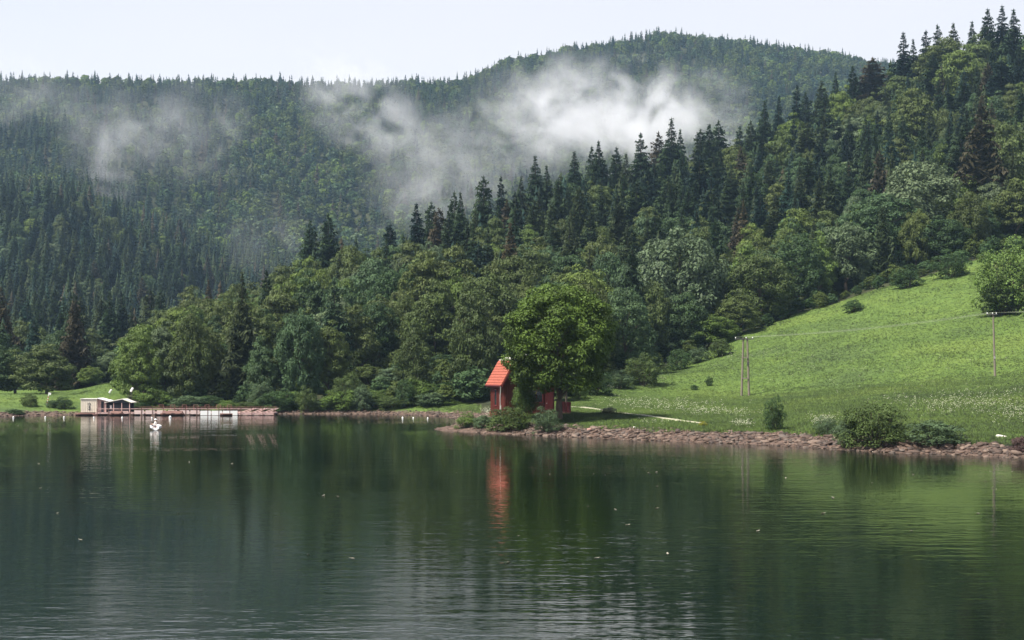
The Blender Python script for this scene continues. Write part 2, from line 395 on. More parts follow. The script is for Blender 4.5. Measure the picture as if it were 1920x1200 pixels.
hgt = mth('ADD', mth('ADD', mth('MULTIPLY', wA, .015), mth('MULTIPLY', wB, .012)), mth('MULTIPLY', wC, .008))
hgt = mth('MULTIPLY', hgt, pr.outputs[0])
bp = N(t, 'ShaderNodeBump'); bp.inputs['Strength'].default_value = 1.0; bp.inputs['Distance'].default_value = 1.0
t.links.new(hgt, bp.inputs['Height'])
b = N(t, 'ShaderNodeBsdfPrincipled'); b.inputs['Base Color'].default_value = (.004, .009, .004, 1)
b.inputs['Roughness'].default_value = .008; b.inputs['IOR'].default_value = 1.333
t.links.new(bp.outputs[0], b.inputs['Normal']); t.links.new(b.outputs[0], out.inputs[0])
wv = [(-1500, -380, 0), (1500, -380, 0), (1500, 420, 0), (-1500, 420, 0)]
water = link('water', np_mesh('water', wv, [(0, 1, 2, 3)], m))
tag(water, 'dark green rippled lake water', 'water', kind='structure')

# ------------------------------------------------------------------ footpath
pp = [(1072, 763), (1100, 764.5), (1130, 769), (1150, 773), (1180, 776), (1215, 780), (1260, 786), (1300, 791.5), (1325, 795)]
def on_ground(u, v, lo=95, hi=320):
    """the point of the ground seen at a photo pixel"""
    for n_ in (70, 24):
        Ys = np.linspace(lo, hi, n_); Xs = (u - U0) / FPX * Ys; z = ground_z(Xs, Ys)
        py = V0 - (z - CAM_H) / Ys * FPX
        k = int(np.argmax((py <= v) & (shore_sd(Xs, Ys) > .2))); lo, hi = Ys[max(k - 1, 0)], Ys[k]
    return Vector((Xs[k], Ys[k], z[k]))
cen = [on_ground(u, v, 100, 190) for u, v in pp]
dense = []
for a, b_ in zip(cen[:-1], cen[1:]):
    for k in range(6): dense.append(a.lerp(b_, k / 6))
dense.append(cen[-1]); vs = []
for i, p in enumerate(dense):
    d = dense[min(i + 1, len(dense) - 1)] - dense[max(i - 1, 0)]; n_ = Vector((-d.y, d.x, 0)).normalized()
    hw = .42 + .10 * math.sin(i * 1.7)
    for s_ in (-1, -.33, .33, 1):
        q = p + n_ * hw * s_; vs.append((q.x, q.y, gz(q.x, q.y) + (.06 if abs(s_) < 1 else -.02)))
fs = [(i * 4 + k, i * 4 + k + 1, i * 4 + k + 5, i * 4 + k + 4) for i in range(len(dense) - 1) for k in range(3)]
M['path'] = pmat('trodden_earth', (.36, .34, .24), .95, .35, 1.4, .3)
path = link('footpath', np_mesh('footpath', vs, fs, M['path'], smooth=True))
tag(path, 'pale trodden footpath running from the red cabin along the shore', 'path', kind='structure')
PATHXY = np.array([(p.x, p.y) for p in dense])

# ------------------------------------------------------------------ tree generators (unit trees: height 1, crown radius 1)
def gen_spruce(seed, levels, per, sprays, ragged=.16, power=.85, low=.06, asp=.17):
    r = np.random.default_rng(seed); V, F = [], []
    def tri(a, b, c):
        n = len(V); V.extend([a, b, c]); F.append((n, n + 1, n + 2))
    sway = r.uniform(0, 6.28)
    for i in range(levels):
        f = (i + r.uniform(-.3, .3)) / levels
        f = min(max(f, 0), 1); z0 = low + (1 - low) * f * .985
        Rr = max(.075, (1 - f) ** power) * (1 + .10 * math.sin(f * 17 + sway))
        if f < .08: Rr *= .75
        nb = max(4, int(per * (.45 + .55 * (1 - f))))
        a0 = r.uniform(0, 6.28)
        for k in range(nb):
            az = a0 + 6.283 * (k + r.uniform(-.3, .3)) / nb
            z0 = low + (1 - low) * min(.99, max(0, f + r.uniform(-.9, .9) / levels)) * .985
            L = Rr * r.uniform(1 - 2.2 * ragged, 1 + ragged)
            dr = r.uniform(.35, .75) if f < .8 else r.uniform(-.5, .2)
            c, s = math.cos(az), math.sin(az)
            def p(t, side=0.0, dz=0.0):
                return np.array((c * L * t - s * side, s * L * t + c * side, z0 + asp * (-dr * L * t ** 1.25 + .22 * L * t ** 3 + dz)))
            ts = np.linspace(.18, .92, sprays)
            for q, t0 in enumerate(ts):
                wd = L * (.46 * (1.08 - t0) + .12) + .02 * r.uniform(.7, 1.25); st = .95 / sprays
                for sg in (-1, 1):
                    tri(p(t0), p(min(t0 + st * .9 + .1, 1.08), sg * wd, -(L * .34 + .05) * r.uniform(.4, 1.5)), p(min(t0 + st * 1.15, 1.0)))
            tri(p(.62, .05 * L), p(1.1, 0, -.05 * L), p(.62, -.05 * L))
    for k in range(4):
        a = k * 1.57; tri(np.array((.05 * math.cos(a), .05 * math.sin(a), .93)), np.array((0, 0, 1.0)), np.array((.05 * math.cos(a + 1.6), .05 * math.sin(a + 1.6), .93)))
    return np.array(V), np.array(F)
def gen_broad(seed, lobes, cards, size, layer=.5, tall=.44, low=.1, egg=0.0, lob_r=(.30, .46), inner=.74, flat=.8):
    """leaf-cluster cards spread through overlapping lobes; layer = share of drooping sprays"""
    r = np.random.default_rng(seed)
    zc, hh = 1 - tall, tall
    ph = r.uniform(0, 6.28, 6)
    def env(d):
        a = math.atan2(d[1], d[0])
        return 1 + .13 * math.sin(2 * a + ph[0] + 2 * d[2]) + .10 * math.sin(3 * a + ph[1] - 3 * d[2]) + .08 * math.sin(5 * a + 4 * d[2] + ph[2])
    C = []
    for i in range(lobes):
        zz = 1 - 1.9 * (i + .5) / lobes
        a = i * 2.39996 + r.uniform(-.35, .35); rr = math.sqrt(max(0, 1 - zz * zz))
        if zz < 0: rr = max(rr, .78)
        d = np.array((rr * math.cos(a), rr * math.sin(a), zz)); lr = r.uniform(*lob_r)
        e = env(d) * (1 - egg * max(0, zz))
        C.append((d * np.array((e, e, 1)) * (1 - lr * .8) * r.uniform(inner, 1.06 + (.74 - inner) * .5), lr, d))
    C.append((np.zeros(3), .5, np.array((0, 0, 1.))))
    tot = sum(c[1] ** 2 for c in C); PP, NN, TT, SS = [], [], [], []
    def nrm(a): return a / (np.linalg.norm(a, axis=-1, keepdims=True) + 1e-9)
    FL = np.array((1.15, 1.15, flat))
    for c, lr, dout in C:
        n = int(cards * lr ** 2 / tot) + 5
        d = nrm(r.normal(size=(n * 6, 3))); k = (d @ (dout * .8 + np.array((0, 0, .55))) > -.25) | (r.random(n * 6) < .2); d = d[k]
        nl = int(n * layer / 5); ns = n - nl * 5
        dl, ds = d[:nl], d[nl:nl + ns]
        if nl:
            p = c + dl * FL * lr * r.uniform(.45, .8, (nl, 1)); h = dl * np.array((1, 1, 0)) + r.normal(size=(nl, 3)) * .25; h[:, 2] = r.uniform(-.1, .35, nl); h = nrm(h); st = lr * r.uniform(.13, .22, (nl, 1))
            for q in range(5):
                PP.append(p + r.normal(size=(nl, 3)) * size * .25); NN.append(h * np.array((.35, .35, 0)) + np.array((0, 0, .9)) + r.normal(size=(nl, 3)) * .28)
                TT.append(h + r.normal(size=(nl, 3)) * .3); SS.append(np.full(nl, size * (1.1 - .09 * q))); p = p + h * st; h = h + np.array((0, 0, -.14))
        PP.append(c + ds * FL * lr * r.uniform(.80, 1.06, (len(ds), 1))); NN.append(ds * .75 + np.array((0, 0, .5)) + r.normal(size=ds.shape) * .33); TT.append(r.normal(size=ds.shape)); SS.append(np.full(len(ds), size))
    p = np.vstack(PP); n_ = nrm(np.vstack(NN)); t_ = np.vstack(TT); s_ = np.concatenate(SS)[:, None]; m_ = len(p)
    t_ = nrm(t_ - n_ * (t_ * n_).sum(1, keepdims=True)); bb = np.cross(n_, t_)
    l_, w_ = s_ * r.uniform(.8, 1.3, (m_, 1)), s_ * r.uniform(.5, .85, (m_, 1))
    q = np.stack([p - t_ * l_ * .5 - bb * w_ * .25, p - bb * w_ * .55 + t_ * l_ * .05, p + t_ * l_ * .6 - s_ * np.array((0, 0, .22)), p + bb * w_ * .55 + t_ * l_ * .05], 1)
    V = q.reshape(-1, 3); b_ = np.arange(m_) * 4
    F = np.vstack([np.stack([b_, b_ + 1, b_ + 2], 1), np.stack([b_, b_ + 2, b_ + 3], 1)])
    V[:, 2] = zc + V[:, 2] * hh
    lo = V[:, 2] < low
    V[lo, 2] = low + (V[lo, 2] - low) * .3
    return V, F
def gen_trunk(seed, kind, asp):
    """tapered trunk with limbs in unit-tree space (asp = crown radius / height of the typical tree)"""
    r = random.Random(seed); mb = MB()
    if kind == 'spruce':
        mb.tube([(0, 0, -.03), (.02, 0, .3), (0, .01, .65), (0, 0, .97)], [.085, .06, .035, .008], 7)
    else:
        mb.tube([(0, 0, -.04), (.01, .02, .12), (.03, 0, .3), (0, .03, .55), (.02, 0, .8)], [.075, .058, .046, .03, .01], 8)
        for k in range(9):
            a = k * 2.4 + r.uniform(-.3, .3); z = r.uniform(.16, .55); L = r.uniform(.35, .72)
            c, s = math.cos(a), math.sin(a)
            mb.tube([(0, 0, z), (c * L * .45, s * L * .45, z + .10), (c * L, s * L, z + .2 + r.uniform(-.05, .1))], [.03, .02, .006], 6)
    V = np.array(mb.v); T = []
    for f in mb.f:
        for k in range(1, len(f) - 1): T.append((f[0], f[k], f[k + 1]))
    return V, np.array(T)

SPR_HI = [gen_spruce(10 + k, 58, 12, 4, rg, pw, lw) for k, (rg, pw, lw) in enumerate([(.16, .85, .05), (.22, .75, .04), (.14, 1.0, .08), (.26, .9, .03), (.18, .7, .06), (.2, .95, .04)])]
def gen_spruce_small(seed, levels, per):
    """far-off spruce: drooping kite-shaped boughs, less detail than the near ones"""
    r = np.random.default_rng(seed); V, F = [], []
    for i in range(levels):
        f = i / levels; Rr = max(.13, (1 - f) ** .8); nb = max(4, int(per * (.5 + .5 * (1 - f)))); a0 = r.uniform(0, 6.28)
        for k in range(nb):
            a = a0 + 6.283 * (k + r.uniform(-.3, .3)) / nb; c, s_ = math.cos(a), math.sin(a); L = Rr * r.uniform(.7, 1.12)
            z0 = .06 + .92 * min(1, max(0, f + r.uniform(-.7, .7) / levels)); w_ = L * r.uniform(.34, .55) + .03; dz = .17 * L * r.uniform(.35, 1.0); b0 = len(V)
            V.append((c * .02, s_ * .02, z0 + .03)); V.append((c * L * .55 - s_ * w_, s_ * L * .55 + c * w_, z0 - dz * .75 - .02))
            V.append((c * L, s_ * L, z0 - dz)); V.append((c * L * .55 + s_ * w_, s_ * L * .55 - c * w_, z0 - dz * .75 - .02))
            F.append((b0, b0 + 1, b0 + 2)); F.append((b0, b0 + 2, b0 + 3))
    b0 = len(V); V += [(.09, 0, .90), (-.06, .07, .90), (-.06, -.07, .90), (0, 0, 1.0)]; F += [(b0, b0 + 1, b0 + 3), (b0 + 1, b0 + 2, b0 + 3), (b0 + 2, b0, b0 + 3)]
    return np.array(V), np.array(F)
SPR_LOW = [gen_spruce_small(50 + k, 13, 8) for k in range(6)]
SPR_MID = [gen_spruce_small(60 + k, 19, 9) for k in range(6)]
BRO_HI = [gen_broad(70 + k, lb, cd_, sz, ly, tl, .03, eg, lr, inn, fl) for k, (lb, cd_, sz, ly, tl, eg, lr, inn, fl) in enumerate([
    (84, 15000, .062, .2, .47, .05, (.15, .26), .76, .75), (96, 14000, .066, .5, .48, .35, (.15, .27), .6, .42), (100, 15000, .06, .4, .48, .5, (.13, .25), .62, .5), (90, 13500, .068, .6, .48, .65, (.15, .28), .55, .4),
    (96, 16000, .058, .25, .47, .2, (.14, .24), .7, .6), (96, 14500, .064, .45, .48, .5, (.14, .27), .58, .45)])]
BRO_MID = [gen_broad(90 + k, 34, 1300, .17, .5, .47, .04, .35, (.2, .34), .6, .5) for k in range(4)]
BRO_LOW = [gen_broad(110 + k, 10, 150, .40, .2, .46, .1, .1) for k in range(4)]
TR_S, TR_B = gen_trunk(1, 'spruce', .2), gen_trunk(2, 'broad', .45)
def combined(name, crown, trunk, leafm):
    V = np.vstack([crown[0], trunk[0]]); F = np.vstack([crown[1], trunk[1] + len(crown[0])])
    return np_mesh(name, V, F, mats=[leafm, M['bark']], fmat=np.r_[np.zeros(len(crown[1]), int), np.ones(len(trunk[1]), int)])
SPR_CROWN = [np_mesh('spruce_crown', *v, M['needle']) for v in SPR_HI]
BRO_CROWN = [np_mesh('broadleaf_crown', *v, M['leaf']) for v in BRO_HI]
SPR_TRUNK = np_mesh('spruce_trunk', *TR_S, M['bark'], smooth=True); BRO_TRUNK = np_mesh('broadleaf_trunk', *TR_B, M['bark'], smooth=True)
SPR_ONE = [combined('spruce', v, TR_S, M['needle']) for v in SPR_HI]
BRO_ONE = [combined('broadleaf', v, TR_B, M['leaf']) for v in BRO_HI]

TONES = {  # linear leaf colours
 'spruce': {'dark green': (.026, .044, .020), 'blackish green': (.012, .024, .017), 'blue green': (.024, .048, .036), 'brownish': (.050, .043, .026), 'olive green': (.036, .050, .021)},
 'broad': {'bright green': (.090, .132, .028), 'olive green': (.068, .092, .026), 'deep green': (.038, .068, .024), 'pale grey green': (.088, .124, .060), 'bluish green': (.054, .092, .038)},
}
# ------------------------------------------------------------------ where trees stand
T = []      # dicts: kind, x, y, z, h, w, tone, var, hero
def add_tree(kind, x, y, h, w, tone, var=None, hero=False, label=None):
    T.append(dict(kind=kind, x=x, y=y, h=h, w=w, tone=tone, var=var, hero=hero, label=label))
# trees read off the photo: column, crown-top row, width in pixels, t = 0 at the foot of the wood .. 1 on the ridge (or distance), tone
HS = [(1637,104,92,.95,'brownish'),(1696,56,62,.98,'blackish green'),(1714,70,50,1.0,'dark green'),(1735,52,60,1.0,'blackish green'),(1759,41,56,1.0,'dark green'),(1850,12,56,.97,'dark green'),(1878,6,60,1.0,'blackish green'),(1905,14,60,.98,'dark green'),
 (1820,34,50,1.0,'dark green'),(1670,108,44,1.0,'dark green'),(1790,40,46,1.0,'olive green'),(1601,120,52,.96,'dark green'),
 (1488,154,52,.98,'blackish green'),(1457,175,44,1.0,'blackish green'),(1429,184,56,.98,'dark green'),(1566,132,50,1.0,'dark green'),(1542,147,56,.98,'olive green'),(1512,168,44,1.0,'dark green'),
 (1256,217,66,.96,'dark green'),(1239,243,52,1.0,'brownish'),(1202,245,66,.98,'dark green'),(1278,238,48,1.0,'dark green'),(1312,238,50,1.0,'olive green'),(1330,228,52,.98,'dark green'),(1351,221,50,1.0,'dark green'),(1386,232,54,.98,'dark green'),(1407,222,40,1.0,'olive green'),
 (1126,260,62,.96,'dark green'),(1112,270,48,1.0,'dark green'),(1152,271,54,.98,'dark green'),(1171,284,50,.95,'olive green'),(1080,280,60,.97,'dark green'),(1052,318,44,1.0,'olive green'),(1008,287,66,.97,'dark green'),(1025,305,50,1.0,'dark green'),(975,326,50,1.0,'olive green'),
 (942,325,52,.97,'blackish green'),(907,325,62,.96,'dark green'),(865,355,54,.96,'dark green'),(850,352,50,1.0,'dark green'),(822,385,54,.95,'brownish'),(806,374,46,1.0,'dark green'),(785,376,54,.96,'blackish green'),(755,430,46,.95,'dark green'),(732,417,52,.96,'blackish green'),(667,437,36,1.0,'dark green'),(640,440,48,.95,'brownish'),(620,394,60,.95,'dark green'),(582,407,56,.97,'dark green'),
 (1308,288,74,.68,'blackish green'),(1338,282,64,.72,'dark green'),(1190,334,70,.62,'dark green'),(1405,299,66,.66,'dark green'),(1470,322,84,.46,'olive green'),(1429,346,66,.48,'dark green'),(1250,325,66,.6,'dark green'),(1568,221,52,.76,'blackish green'),(1546,169,56,.9,'dark green'),(1510,225,70,.72,'olive green'),(1370,305,60,.6,'dark green'),
 (1660,228,66,.7,'dark green'),(1650,300,66,.5,'brownish'),(1789,247,70,.55,'dark green'),(1750,100,62,.86,'dark green'),(1810,150,64,.74,'dark green'),(1775,170,60,.72,'dark green'),(1700,200,60,.7,'olive green'),(1840,172,104,.18,'brownish'),(1798,232,84,.28,'dark green'),(1878,110,70,.7,'blackish green'),(1915,80,66,.8,'dark green'),
 (1230,390,70,.4,'dark green'),(1290,345,72,.5,'dark green'),(1330,350,70,.45,'blackish green'),(1390,375,74,.36,'dark green'),(1440,400,70,.3,'olive green'),(1500,350,72,.4,'dark green'),(1520,290,66,.55,'dark green'),(1560,330,70,.42,'dark green'),(1605,300,66,.5,'blackish green'),(1610,370,64,.3,'dark green'),
 (1000,370,60,.75,'olive green'),(960,385,56,.75,'dark green'),(1185,420,60,.36,'dark green'),(1335,480,60,.1,'olive green'),(390,520,44,.75,'brownish'),(1040,420,54,.6,'dark green'),(890,390,54,.85,'olive green'),(1155,375,60,.5,'olive green'),(1100,345,60,.7,'dark green')]
HB = [(1278,420,172,262,'pale grey green',0),(1170,535,106,217,'bluish green',4),(1285,532,84,246,'deep green',2),(1425,465,112,262,'olive green',0),(1494,436,100,272,'deep green',4),(1586,410,108,284,'pale grey green',0),(1650,362,150,292,'bluish green',4),(1722,300,180,302,'pale grey green',4),(1762,400,110,286,'deep green',0),
 (1330,585,100,247,'bright green',0),(1385,540,80,252,'olive green',2),(1890,170,110,330,'olive green',1),(1905,330,90,300,'olive green',3),(1377,258,74,440,'olive green',2),(1490,208,84,458,'bright green',2),(1460,240,80,430,'olive green',3),(1607,217,90,440,'pale grey green',1),(1590,300,80,390,'pale grey green',3),(1715,160,100,420,'olive green',1),(1581,156,60,480,'bright green',2),(1770,60,110,500,'olive green',1),(1800,80,100,470,'bright green',2),(1835,60,90,485,'olive green',3),(1680,130,84,490,'olive green',2),
 (1126,342,92,370,'olive green',1),(1075,460,110,270,'deep green',2),(1140,470,90,262,'bluish green',4),(1010,440,100,300,'olive green',3),(1050,520,80,235,'deep green',1),(925,450,84,300,'bright green',2),(955,520,90,260,'bluish green',1),(910,560,100,240,'olive green',3),(940,640,80,215,'bluish green',4),
 (672,473,62,325,'bright green',0),(792,455,80,320,'olive green',2),(640,530,110,290,'olive green',3),(760,500,110,295,'olive green',1),(850,540,110,262,'olive green',3),(820,590,100,245,'deep green',1),(700,560,100,272,'olive green',3),(475,580,60,240,'bluish green',0),(470,690,46,214,'bright green',2),(365,532,90,322,'olive green',3),(430,545,80,325,'bright green',1),(480,525,90,330,'olive green',3),(540,495,90,335,'olive green',1),(570,470,70,338,'bright green',2),(300,575,80,315,'olive green',1),(250,610,84,300,'olive green',3),(215,655,74,280,'olive green',1),(330,600,96,285,'olive green',3),(400,590,96,285,'olive green',1),(560,560,100,285,'deep green',3),(520,600,100,265,'olive green',1),(600,610,96,255,'deep green',3),(330,665,80,240,'deep green',1),(270,680,70,235,'bluish green',2),(420,660,84,235,'olive green',3),(380,690,60,222,'bluish green',0),(575,680,54,214,'bright green',2),(665,610,44,250,'bluish green',0),(690,690,70,214,'olive green',0),(760,650,100,222,'olive green',3),(840,660,96,215,'deep green',1),(870,690,70,205,'bluish green',2),(900,700,56,200,'bright green',0),(735,700,56,208,'pale grey green',2),(800,705,60,205,'olive green',2),(650,715,54,208,'bright green',1),
 (87,638,100,228,'olive green',1),(28,650,90,232,'olive green',3),(-15,640,80,230,'deep green',1),(170,690,44,250,'bright green',0),(55,665,60,240,'bluish green',2),(140,655,50,290,'bluish green',2)]
def tX(u, Y): return (u - U0) / FPX * Y
EU = lambda u: float(np.where(u > 850, edgeY(u) + 5, 203))
for u, v, wpx, t_, tone in HS:
    y0, y1 = EU(u), float(ridgeY(u)); Y = y0 + (y1 - y0) * t_
    x = tX(u, Y); z = gz(x, Y); ztop = CAM_H + (V0 - v) * Y / FPX
    add_tree('spruce', x, Y, min(max(ztop - z, 7), 36), wpx * Y / FPX * 1.65, tone, hero=True)
for u, v, wpx, Y, tone, var in HB:
    x = tX(u, Y); z = gz(x, Y); ztop = CAM_H + (V0 - v) * Y / FPX
    add_tree('broad', x, Y, min(max(ztop - z, 4), 26), wpx * Y / FPX * 1.08, tone, var, True)
nh = len(T)
HX = np.array([(q['x'], q['y']) for q in T])
def scatter(xr, yr, sp, keep):
    xs = np.arange(xr[0], xr[1], sp); ys = np.arange(yr[0], yr[1], sp)
    X, Y = np.meshgrid(xs, ys); X = X.ravel() + R.uniform(-.48, .48, X.size) * sp; Y = Y.ravel() + R.uniform(-.48, .48, Y.size) * sp
    k = keep(X, Y); return X[k], Y[k]
def pick(kind, noise):
    names = list(TONES[kind])
    if kind == 'spruce': p = [.44, .22, .08, .05, .21] if noise < 0 else [.36, .14, .10, .07, .33]
    else: p = [.14, .50, .20, .06, .10] if noise < 0 else [.22, .36, .14, .12, .16]
    return names[int(R.choice(5, p=p))]
# the wooded spur behind the cabin and the meadow
def keep_spur(X, Y):
    u = U0 + X / Y * FPX; e = np.where(u > 850, edgeY(u) + 12, 0); sd = shore_sd(X, Y)
    return (u > 165) & (u < 2200) & (Y > e) & (sd > np.where(u > 850, 0, 7)) & (Y < ridgeY(u) + 14) & ~((u < 250) & (Y < 262))
X, Y = scatter((-150, 240), (195, 530), 7.0, keep_spur)
for x, y in zip(X, Y):
    d = np.min((HX[:, 0] - x) ** 2 + ((HX[:, 1] - y)) ** 2)
    if d < 20: continue
    u = U0 + x / y * FPX; y0, y1 = EU(u), float(ridgeY(u)); t_ = (y - y0) / (y1 - y0)
    nz = float(vnoise(np.array([x / 30]), np.array([y / 30]), 12)[0])
    if u < 520 or (u < 900 and t_ < .55): ps = .015
    elif u < 1000: ps = .55 if t_ > .62 else .2 if t_ > .25 else .06
    else: ps = .62 if t_ > .28 else .25
    sp_ = R.random() < np.clip(ps + nz * (.35 if ps > .5 else .08), 0, .95)
    if sp_: h = R.uniform(15, 22) * (1 - .12 * (t_ > .9)); w_ = h * R.uniform(.40, .54); kind = 'spruce'
    else: h = R.uniform(11, 18) * (.85 if t_ < .15 else 1); w_ = h * R.uniform(.45, .68); kind = 'broad'
    if u < 600 and not sp_:
        vl = float(np.interp(u, [150, 190, 250, 330, 420, 480, 560, 600], [700, 662, 612, 568, 528, 505, 470, 455])) + R.uniform(0, 22)
        h = max(3.5, min(h, CAM_H + (V0 - vl) * y / FPX - gz(x, y))); w_ = min(w_, h * .8)
    if t_ > .93 and not sp_: h *= .9
    add_tree(kind, x, y, h, w_, pick(kind, nz))
# the wooded valley side on the left and the big mountain behind
def keep_mid(X, Y):
    u = U0 + X / Y * FPX
    return (u > -420) & (u < 1500) & (Y > np.where(u < 165, 262 + 14 * np.sin(u / 30), ridgeY(u) + 18)) & (Y < 900)
X, Y = scatter((-480, 190), (250, 900), 9.0, keep_mid)
Z = ground_z(X, Y); uu = U0 + X / Y * FPX
hor = horizon_before(uu, Y)
for x, y, z, u, hz in zip(X, Y, Z, uu, hor):
    nz = float(vnoise(np.array([x / 45]), np.array([y / 45]), 14)[0])
    sp_ = R.random() < (.9 + .3 * nz if y > 330 else .4)
    if sp_: h = R.uniform(13, 21); w_ = h * R.uniform(.42, .56); kind = 'spruce'
    else: h = R.uniform(10, 14); w_ = h * R.uniform(.65, .9); kind = 'broad'
    if V0 - (z + h - CAM_H) / y * FPX > hz + 12: continue
    add_tree(kind, x, y, h, w_, pick(kind, nz))
MIDN = len(T)

# visible pixels of every candidate (front to back into a coarse picture)
RW, RH, RS = 800, 440, 2.4
buf = np.full((RH, RW), -1, np.int32)
for q in T:
    q['z'] = 0.0
zz = ground_z(np.array([q['x'] for q in T]), np.array([q['y'] for q in T]))
for q, z in zip(T, zz): q['z'] = float(z) - .25
order = sorted(range(len(T)), key=lambda k: T[k]['y'])
vis = np.zeros(len(T), int)
rows = np.arange(RH) * RS
for k in order:
    q = T[k]; u = U0 + q['x'] / q['y'] * FPX; s_ = FPX / q['y']
    vb = V0 - (q['z'] - CAM_H) * s_; vt = V0 - (q['z'] + q['h'] - CAM_H) * s_; hw = q['w'] * s_ / 2
    q['u'], q['vt'], q['vb'] = u, vt, vb
    hz = float(horizon_before(np.array([u]), np.array([q['y']]))[0]); lo = min(vb, hz)
    r0, r1 = int(vt / RS), int(lo / RS)
    for rr in range(max(r0, 0), min(r1 + 1, RH)):
        f = (rr * RS - vt) / max(vb - vt, 1)
        f = min(max(f, 0), 1)
        ww = hw * (f * .95 + .04) if q['kind'] == 'spruce' else hw * math.sqrt(max(0, 1 - (2 * f - 1) ** 2)) * .92
        a, b_ = int((u - ww) / RS), int((u + ww) / RS) + 1
        a, b_ = max(a, 0), min(b_, RW)
        if a >= b_: continue
        seg = buf[rr, a:b_]; e_ = seg < 0; seg[e_] = k; vis[k] += int(e_.sum())
chosen = set()
for kind in ('spruce', 'broad'):
    c = [k for k in range(len(T)) if T[k]['kind'] == kind and vis[k] >= 9]
    c.sort(key=lambda k: -vis[k]); chosen |= set(c[:290])

# ------------------------------------------------------------------ individual trees, each with its own label
ORD = ['first', 'second', 'third', 'fourth', 'fifth', 'sixth', 'seventh', 'eighth', 'ninth', 'tenth', 'eleventh', 'twelfth', 'thirteenth', 'fourteenth', 'fifteenth',
       'sixteenth', 'seventeenth', 'eighteenth', 'nineteenth', 'twentieth']
def place_phrase(q):
    u, v = q['u'], q['vt']
    if u < 165: horiz = 'left of the dock'
    elif u < 260: horiz = 'above the cream shed'
    elif u < 380: horiz = 'above the dock, left half'
    elif u < 520: horiz = 'above the dock, right half'
    elif u < 640: horiz = 'just past the dock'
    elif u < 780: horiz = 'between dock and cabin'
    elif u < 920: horiz = 'left of the cabin'
    elif u < 1000: horiz = 'above the orange roof'
    elif u < 1110: horiz = 'above the cabin maple'
    elif u < 1240: horiz = 'right of the cabin maple'
    elif u < 1370: horiz = 'left of the double pole'
    elif u < 1460: horiz = 'above the double pole'
    elif u < 1580: horiz = 'right of the double pole'
    elif u < 1700: horiz = 'between the power poles'
    elif u < 1810: horiz = 'left of the single pole'
    else: horiz = 'above the single pole'
    y1 = float(ridgeY(u)); y0 = EU(u)
    if u < 165 or q['y'] > y1 + 16: ver = 'across the valley' if q['y'] > 420 else 'behind the left bank' if u < 165 else 'behind the ridge'
    else:
        t_ = (q['y'] - y0) / (y1 - y0)
        ver = 'on the ridge' if t_ > .85 else 'high up' if t_ > .58 else 'halfway up' if t_ > .3 else 'low down' if t_ > .08 else 'at the wood edge'
    return ver, horiz
groups = {}
for k in sorted(chosen, key=lambda k: T[k]['u']):
    q = T[k]; groups.setdefault((q['kind'], q['tone'], *place_phrase(q)), []).append(k)
for (kind, tone, ver, horiz), ks in groups.items():
    noun = 'spruce' if kind == 'spruce' else 'leafy tree'
    for i, k in enumerate(ks):
        lab = f'{tone} {noun} {ver}, {horiz}'
        if len(ks) > 1: lab += f', {ORD[i]} from left' if i < 20 else f', number {i + 1} from left'
        T[k]['label'] = lab
big = set(sorted(chosen, key=lambda k: -vis[k])[:230])
for k in sorted(chosen):
    q = T[k]; kind = q['kind']; n_ = 6
    var = q['var'] if q['var'] is not None else int(R.integers(n_))
    name = 'spruce_tree' if kind == 'spruce' else 'broadleaf_tree'
    base = TONES[kind][q['tone']]; j = R.uniform(.88, 1.14); col = (base[0] * j * R.uniform(.94, 1.06), base[1] * j, base[2] * j * R.uniform(.92, 1.08), 1)
    rz = R.uniform(0, 6.28)
    loc, scl = (q['x'], q['y'], q['z']), (q['w'] / 2, q['w'] / 2, q['h'])
    tilt = (R.normal() * .02, R.normal() * .02, rz)
    if k in big:
        o = empty(name, loc)
        c = link('crown', (SPR_CROWN if kind == 'spruce' else BRO_CROWN)[var], o); c.color = col
        link('trunk', SPR_TRUNK if kind == 'spruce' else BRO_TRUNK, o)
    else:
        o = link(name, (SPR_ONE if kind == 'spruce' else BRO_ONE)[var]); o.location = loc; o.color = col
    o.scale = scl; o.rotation_euler = tilt
    tag(o, q['label'], 'spruce' if kind == 'spruce' else 'tree', 'spruces on the wooded slopes' if kind == 'spruce' else 'leafy trees on the wooded slopes')

# ------------------------------------------------------------------ the rest of the woods, as masses
def forest(name, items, tmpl_s, tmpl_b, label):
    VV, FF, CC, off = [], [], [], 0
    for kind, x, y, z, h, w_, tone in items:
        tm = tmpl_s if kind == 'spruce' else tmpl_b
        V, F_ = tm[int(R.integers(len(tm)))]; a = R.uniform(0, 6.28); c, s = math.cos(a), math.sin(a)
        P = np.empty_like(V); P[:, 0] = (V[:, 0] * c - V[:, 1] * s) * w_ / 2 + x; P[:, 1] = (V[:, 0] * s + V[:, 1] * c) * w_ / 2 + y; P[:, 2] = V[:, 2] * h + z
        b0 = TONES[kind][tone]; j = R.uniform(.82, 1.18)
        VV.append(P); FF.append(F_ + off); off += len(V)
        CC.append(np.tile(np.array([b0[0] * j, b0[1] * j, b0[2] * j, 1], np.float32), (len(V), 1)))
    me = np_mesh(name, np.vstack(VV), np.vstack(FF), M['leaf_far'], tone=np.vstack(CC))
    tag(link(name, me), label, 'undergrowth' if name == 'undergrowth' else 'forest', kind='stuff')
rest = [k for k in range(len(T)) if k not in chosen]
forest('valley_forest', [(T[k]['kind'], T[k]['x'], T[k]['y'], T[k]['z'], T[k]['h'], T[k]['w'], T[k]['tone']) for k in rest], SPR_MID, BRO_MID, 'dense mixed wood filling the lower valley sides')
under = []
